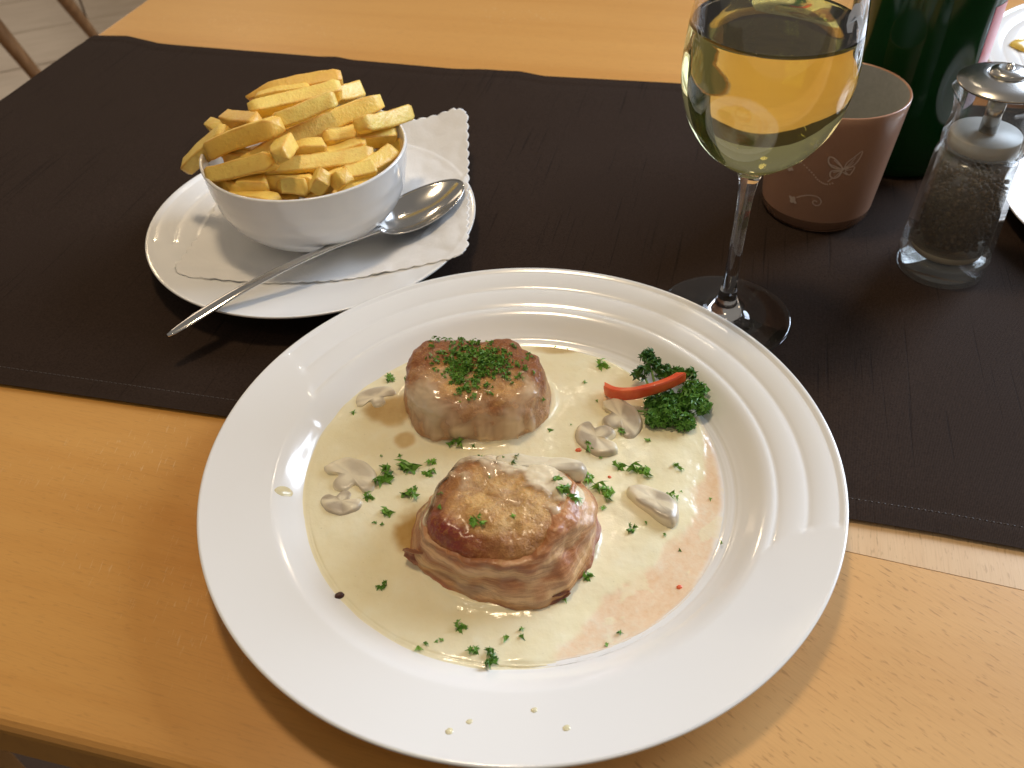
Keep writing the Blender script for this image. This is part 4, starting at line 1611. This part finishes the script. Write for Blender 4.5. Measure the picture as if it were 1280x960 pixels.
wp += [(rl - .0005, LEVEL + .0004), (rl - .0014, LEVEL + .00005), (rl - .003, LEVEL), (rl * .5, LEVEL), (0, LEVEL)]
V, F = lathe_geo(wp, 96)
wine = obj('white_wine', V, F, M['wine'])
wine.location = GC
wine.rotation_euler = wine_glass.rotation_euler
tag(wine, 'pale yellow white wine filling the wine glass', 'wine')

# frosted prints on the glass: an emblem at the right, small lettering strokes at the left
gout = sorted([(z, r) for r, z in bo])


def on_glass(ang, z, off=.00025):
    r = interp(gout, z) + off
    return Vector((r * cos(ang), r * sin(ang), z))


face = atan2(-GC.y, -GC.x)     # towards the viewer
EMB = [(0, 10), (5, 19), (12, 18), (15, 6), (22, -3), (20, -9), (15, -8), (10, 3), (7, 3), (6, -7), (1, -6), (-1, 2)]
V, F = [], []
for px, py in EMB:
    V.append(on_glass(face + radians(48) + px * .016, .184 + py * .00045))
F.append(tuple(range(len(EMB))))
obj('printed_emblem', V, F, M['print'], glass_bowl, shade=False)
V, F = [], []
for (x0, y0, x1, y1, w_) in [(0, 0, 8, -9, 1.0), (3, 3, 11, -5, .7), (8, 4, 9, -6, .7), (2, -11, 9, -11, .6), (1, -15, 2, -19, .5), (4, -15, 5, -19, .5), (7, -15, 8, -20, .5), (10, -15, 10, -19, .5), (3, -22, 4, -26, .5), (7, -22, 8, -26, .5)]:
    b = len(V)
    L_ = sqrt((x1 - x0) ** 2 + (y1 - y0) ** 2)
    ox, oy = -(y1 - y0) / L_ * w_ * .5, (x1 - x0) / L_ * w_ * .5
    for (qx, qy) in ((x0 - ox, y0 - oy), (x1 - ox, y1 - oy), (x1 + ox, y1 + oy), (x0 + ox, y0 + oy)):
        V.append(on_glass(face - radians(62) + qx * .018, .176 + qy * .00042))
    F.append((b, b + 1, b + 2, b + 3))
obj('printed_lettering', V, F, M['print'], glass_bowl, shade=False)

# ================================================================ CANDLE HOLDER
CC = Vector((.2130, .5270, RZ - .0008))
holder = empty('candle_holder', CC)
tag(holder, 'brown frosted glass candle holder with butterfly print behind the wine glass', 'candle holder')
HT = .0845
hr = lambda z: lerp(.0352, .0425, z / HT)
base_p = [(0, .0), (.030, .0), (.0335, .0008), (.0350, .0035), (hr(.009), .009)]
V, F = lathe_geo(base_p, 96); obj('base', V, F, M['tumbler_base'], holder)
outp = [(hr(.009), .009)] + [(hr(lerp(.009, HT, i / 12)), lerp(.009, HT, i / 12)) for i in range(1, 13)]
rim = [(.0422, HT + .0006), (.0414, HT + .0007), (.0409, HT + .0001)]
V, F = lathe_geo(outp + rim, 96); owall = obj('outer_wall', V, F, M['tumbler_out'], holder)
inp = [(.0409, HT + .0001), (.0385, .05), (.0360, .020), (.033, .0125), (.015, .0110), (0, .0110)]
V, F = lathe_geo(inp, 96); obj('inner_wall', V, F, M['tumbler_in'], holder)
cface = atan2(-CC.y, -CC.x)


def on_holder(px, py, off=.0003):
    z = (297 - py) / 149 * HT
    s = (px - (1019 + 395 * z)) / 1880
    z += .006 * (s / .04) ** 2 - .001
    r = hr(z) + off
    return cface + math.asin(max(-1, min(1, s / r))), z, r


def hp(px, py, off=.0003):
    a, z, r = on_holder(px, py, off)
    return Vector((r * cos(a), r * sin(a), z))


def ribbon(path, w, V, F):
    b = len(V)
    for i, (x, y) in enumerate(path):
        x0, y0 = path[max(i - 1, 0)]; x1, y1 = path[min(i + 1, len(path) - 1)]
        L_ = sqrt((x1 - x0) ** 2 + (y1 - y0) ** 2) or 1
        ox, oy = -(y1 - y0) / L_ * w / 2, (x1 - x0) / L_ * w / 2
        V.append(hp(x - ox, y - oy)); V.append(hp(x + ox, y + oy))
    for i in range(len(path) - 1):
        F.append((b + 2 * i, b + 2 * i + 1, b + 2 * i + 3, b + 2 * i + 2))


bx = lambda zx: 940 + zx * .13546
by = lambda zy: 170 + zy * .13546
V, F = [], []
W1 = [(900, 270), (870, 210), (830, 165), (795, 160), (785, 200), (805, 240), (850, 262), (900, 270)]
W2 = [(890, 285), (850, 280), (805, 290), (795, 330), (820, 355), (860, 340), (890, 295)]
W3 = [(910, 265), (930, 215), (980, 175), (1050, 125), (1035, 180), (990, 240), (915, 275)]
W4 = [(915, 280), (960, 260), (990, 265), (970, 310), (945, 335), (915, 290)]
for w_, wd in ((W1, 1.7), (W2, 1.7), (W3, 1.2), (W4, 1.2)):
    ribbon([(bx(a), by(b)) for a, b in catmull(w_, 4)], wd, V, F)
for a, b, wd in (((905, 265), (830, 185), 1.2), ((900, 275), (800, 225), 1.2), ((890, 285), (820, 300), 1.2), ((890, 285), (830, 345), 1.0), ((915, 268), (1000, 175), .9), ((920, 272), (985, 215), .9), ((920, 285), (970, 285), .9),
                 ((880, 295), (935, 245), 1.8), ((900, 300), (930, 330), 1.4)):
    ribbon([(bx(a[0]), by(a[1])), (bx(b[0]), by(b[1]))], wd, V, F)
obj('butterfly_print', V, F, M['decal'], owall, shade=False)
trail = catmull([(380, 275), (430, 260), (480, 258), (540, 265), (600, 295), (650, 335), (690, 380), (730, 405), (770, 415), (820, 400)], 5)
V, F = [], []
acc = 0
for (a0, b0), (a1, b1) in zip(trail, trail[1:]):
    acc += sqrt((a1 - a0) ** 2 + (b1 - b0) ** 2)
    if acc > 16:
        acc = 0
        b_ = len(V)
        for q in range(6):
            V.append(hp(bx(a1 + 8.5 * cos(q * pi / 3)), by(b1 + 8.5 * sin(q * pi / 3))))
        F.append(tuple(range(b_, b_ + 6)))
obj('dotted_trail_print', V, F, M['decal'], owall, shade=False)
for (cx, cy, s_, r_) in ((440, 360, 40, .2), (460, 640, 42, .6), (200, 432, 34, 1.0)):
    V = []
    for q in range(16):
        a = q * pi / 8 + r_
        rr = s_ * (1.0 if q % 4 == 0 else .55 if q % 4 == 2 else .8)
        V.append(hp(bx(cx + rr * cos(a)), by(cy + rr * sin(a))))
    obj('flower_print', V, [tuple(range(16))], M['decal'], owall, shade=False)
V, F = [], []
ribbon([(bx(a), by(b)) for a, b in catmull([(495, 605), (540, 575), (600, 548), (660, 540), (700, 555), (715, 590), (695, 625), (660, 630), (640, 605), (660, 585), (680, 595)], 4)], 1.3, V, F)
obj('swirl_print', V, F, M['decal'], owall, shade=False)
V, F = [], []
ribbon([(bx(a), by(b)) for a, b in catmull([(215, 405), (250, 355), (290, 318)], 4)], 1.3, V, F)
obj('flower_stalk_print', V, F, M['decal'], owall, shade=False)
V, F = [], []
ribbon([(bx(a), by(b)) for a, b in catmull([(110, 498), (150, 480), (185, 465)], 4)], 1.3, V, F)
obj('flower_stalk_print', V, F, M['decal'], owall, shade=False)
V, F = [], []
ribbon([(bx(a), by(b)) for a, b in ((775, 390), (820, 345))], 1.5, V, F)
obj('antenna_print', V, F, M['decal'], owall, shade=False)

# ================================================================ BOTTLE
BO = Vector((.2900, .5950, RZ - .0008))
bottle = empty('bottle', BO)
tag(bottle, 'dark green glass bottle with a red label behind the pepper mill', 'bottle')
bp = [(0, .006), (.018, .004), (.032, .0006), (.038, .0), (.0412, .0025), (.0425, .008), (.0425, .09), (.0425, .165), (.041, .185), (.034, .210), (.024, .232), (.017, .250), (.0145, .270), (.0140, .300), (.0150, .302), (.0150, .308), (.0140, .310)]
bpi = [(.0115, .310), (.0118, .270), (.0150, .249), (.0215, .231), (.031, .2095), (.0385, .184), (.0402, .165), (.0402, .09), (.0402, .012), (.036, .007), (.018, .0075), (0, .0095)]
V, F = lathe_geo(bp + bpi, 96); obj('body', V, F, M['bottle'], bottle)
V, F = [], []
bf = atan2(-BO.y, -BO.x)
na = 60
for j in range(2):
    for i in range(na):
        a = bf + lerp(radians(58), radians(200), i / (na - 1))
        V.append(Vector((.0427 * cos(a), .0427 * sin(a), (.050, .118)[j])))
obj('label', V, grid_faces(na, 2), M['label'], bottle)
b2 = [(0, .0), (.0118, .0)]
V, F = lathe_geo([(0, .296), (.0150, .296), (.0158, .297), (.0158, .316), (.0148, .318), (0, .318)], 48)
# ================================================================ PEPPER MILL
MC = Vector((.2712, .4525, RZ - .0008))
mill = empty('pepper_mill', MC)
tag(mill, 'clear faceted acrylic pepper mill with steel cap at the right edge', 'pepper mill')
NF = 10
V, F = lathe_geo([(0, .0), (.0246, .0)] + catmull([(.0252, .0002), (.0262, .0014), (.0265, .006), (.0264, .0128)], 4) + [(0, .0128)], 72); obj('base', V, F, M['acrylic'], mill)
body = [(0, .0131), (.0262, .0131), (.0262, .020), (.0252, .044), (.0242, .064), (.0236, .0765), (.0228, .0812), (0, .0812)]
V, F = lathe_geo(body, NF, phase=.2); obj('body', V, F, M['acrylic'], mill, shade=False)
neck = [(0, .0816), (.0222, .0816), (.0224, .084), (.0227, .0885), (.0214, .096), (.0212, .102), (.0226, .1095), (.0248, .1135), (.0250, .1160), (.0238, .1180), (0, .1180)]
V, F = lathe_geo(neck[:2] + catmull(neck[1:-1], 3)[1:] + neck[-1:], NF, phase=.2); obj('neck', V, F, M['acrylic'], mill, shade=False)
# chamber (an air pocket in the acrylic) and what stands in it
V, F = lathe_geo([(0, .0780), (.0205, .0780), (.0213, .0755), (.0230, .0200), (.0, .0200)], 64); obj('chamber', V, F, M['dusty'], mill)
V, F = lathe_geo([(0, .1165), (.0212, .1165)] + catmull([(.0212, .1150), (.0198, .1085), (.0188, .1010), (.0194, .0930), (.0202, .0870)], 4) + [(.0202, .0822), (0, .0822)], 64); obj('neck_cavity', V, F, M['acrylic'], mill)
V, F = lathe_geo([(0, .0120), (.0238, .0120), (.0243, .0112), (.0240, .0030), (.0230, .0022), (0, .0022)], 64); obj('base_cavity', V, F, M['acrylic'], mill)
V, F = lathe_geo([(0, .0830), (.0188, .0830), (.0190, .0836), (.0190, .0900), (.0185, .0907), (0, .0907)], 48); obj('collar', V, F, M['mill_white'], mill)
V, F = lathe_geo([(0, .0915), (.0048, .0915), (.0048, .1150), (0, .1150)], 32); obj('spindle', V, F, M['mill_steel'], mill)
V, F = lathe_geo([(0, .0138), (.0195, .0138), (.0205, .0146), (.0205, .0188), (0, .0188)], 48); obj('grinder', V, F, M['mill_beige'], mill)
dz = -.0055
cap = [(0, .1240), (.0232, .1240), (.0240, .1246), (.0240, .1256)] + catmull([(.0238, .1258), (.020, .1280), (.013, .1296), (.0100, .1300)], 5) + [(.0100, .1296), (.0, .1296)]
V, F = lathe_geo([(r, z + dz) for r, z in cap], 96); mcap = obj('cap', V, F, M['mill_steel'], mill)
but = [(0, .1297), (.0094, .1297)] + catmull([(.0094, .1300), (.0088, .1318), (.0060, .1332), (.0020, .1336)], 5) + [(.0018, .1352), (.0008, .1358), (0, .1358)]
V, F = lathe_geo([(r, z + dz) for r, z in but], 64); obj('button', V, F, M['mill_steel'], mcap)

# pepper in the chamber
V, F = lathe_geo([(0, .0206), (.0150, .0206), (.0165, .024), (.0165, .050), (.012, .056), (0, .058)], 32)
rp = random.Random(3)
ico = bmesh.new(); bmesh.ops.create_icosphere(ico, subdivisions=1, radius=1.0)
iv = [v.co.copy() for v in ico.verts]; iff = [tuple(v.index for v in f.verts) for f in ico.faces]; ico.free()
for i in range(760):
    a = rp.uniform(0, 2 * pi); z = rp.uniform(.0228, .0585) if i < 480 else rp.uniform(.05, .064)
    rr = lerp(.0165, .0203, rp.random()) if i < 480 else .0195 * sqrt(rp.random())
    s = rp.uniform(.0010, .0019)
    b = len(V)
    for v in iv:
        V.append(Vector((rr * cos(a), rr * sin(a), z)) + Vector((v.x, v.y, v.z)) * s)
    F += [tuple(b + q for q in f) for f in iff]
pep = obj('peppercorns', V, F, M['pepper'])
pep.location = MC
tag(pep, 'coarse dark peppercorns filling the chamber of the pepper mill', 'pepper', kind='stuff')

# ================================================================ PLATES AT THE RIGHT EDGE
p2 = make_plate('dinner_plate', 1.0, (.540, .665, RZ - .0010), 40, M['porcelain'], 160)
tag(p2, 'white dinner plate with yellow leftovers in the upper right corner', 'plate')
tag(blob('yellow_leftovers', .4360, .7215, .012, .009, .004, .5, M['yellow'], lambda a, b: RZ - .0004 + plate_base(min(.1499, sqrt((a - .54) ** 2 + (b - .665) ** 2))), 51), 'yellow food remains on the plate in the upper right corner', 'food')
p3 = make_plate('side_plate', .56, (.4120, .4850, RZ - .0010), 200, M['porcelain'], 160)
tag(p3, 'white small plate cut off by the right edge beside the pepper mill', 'plate')
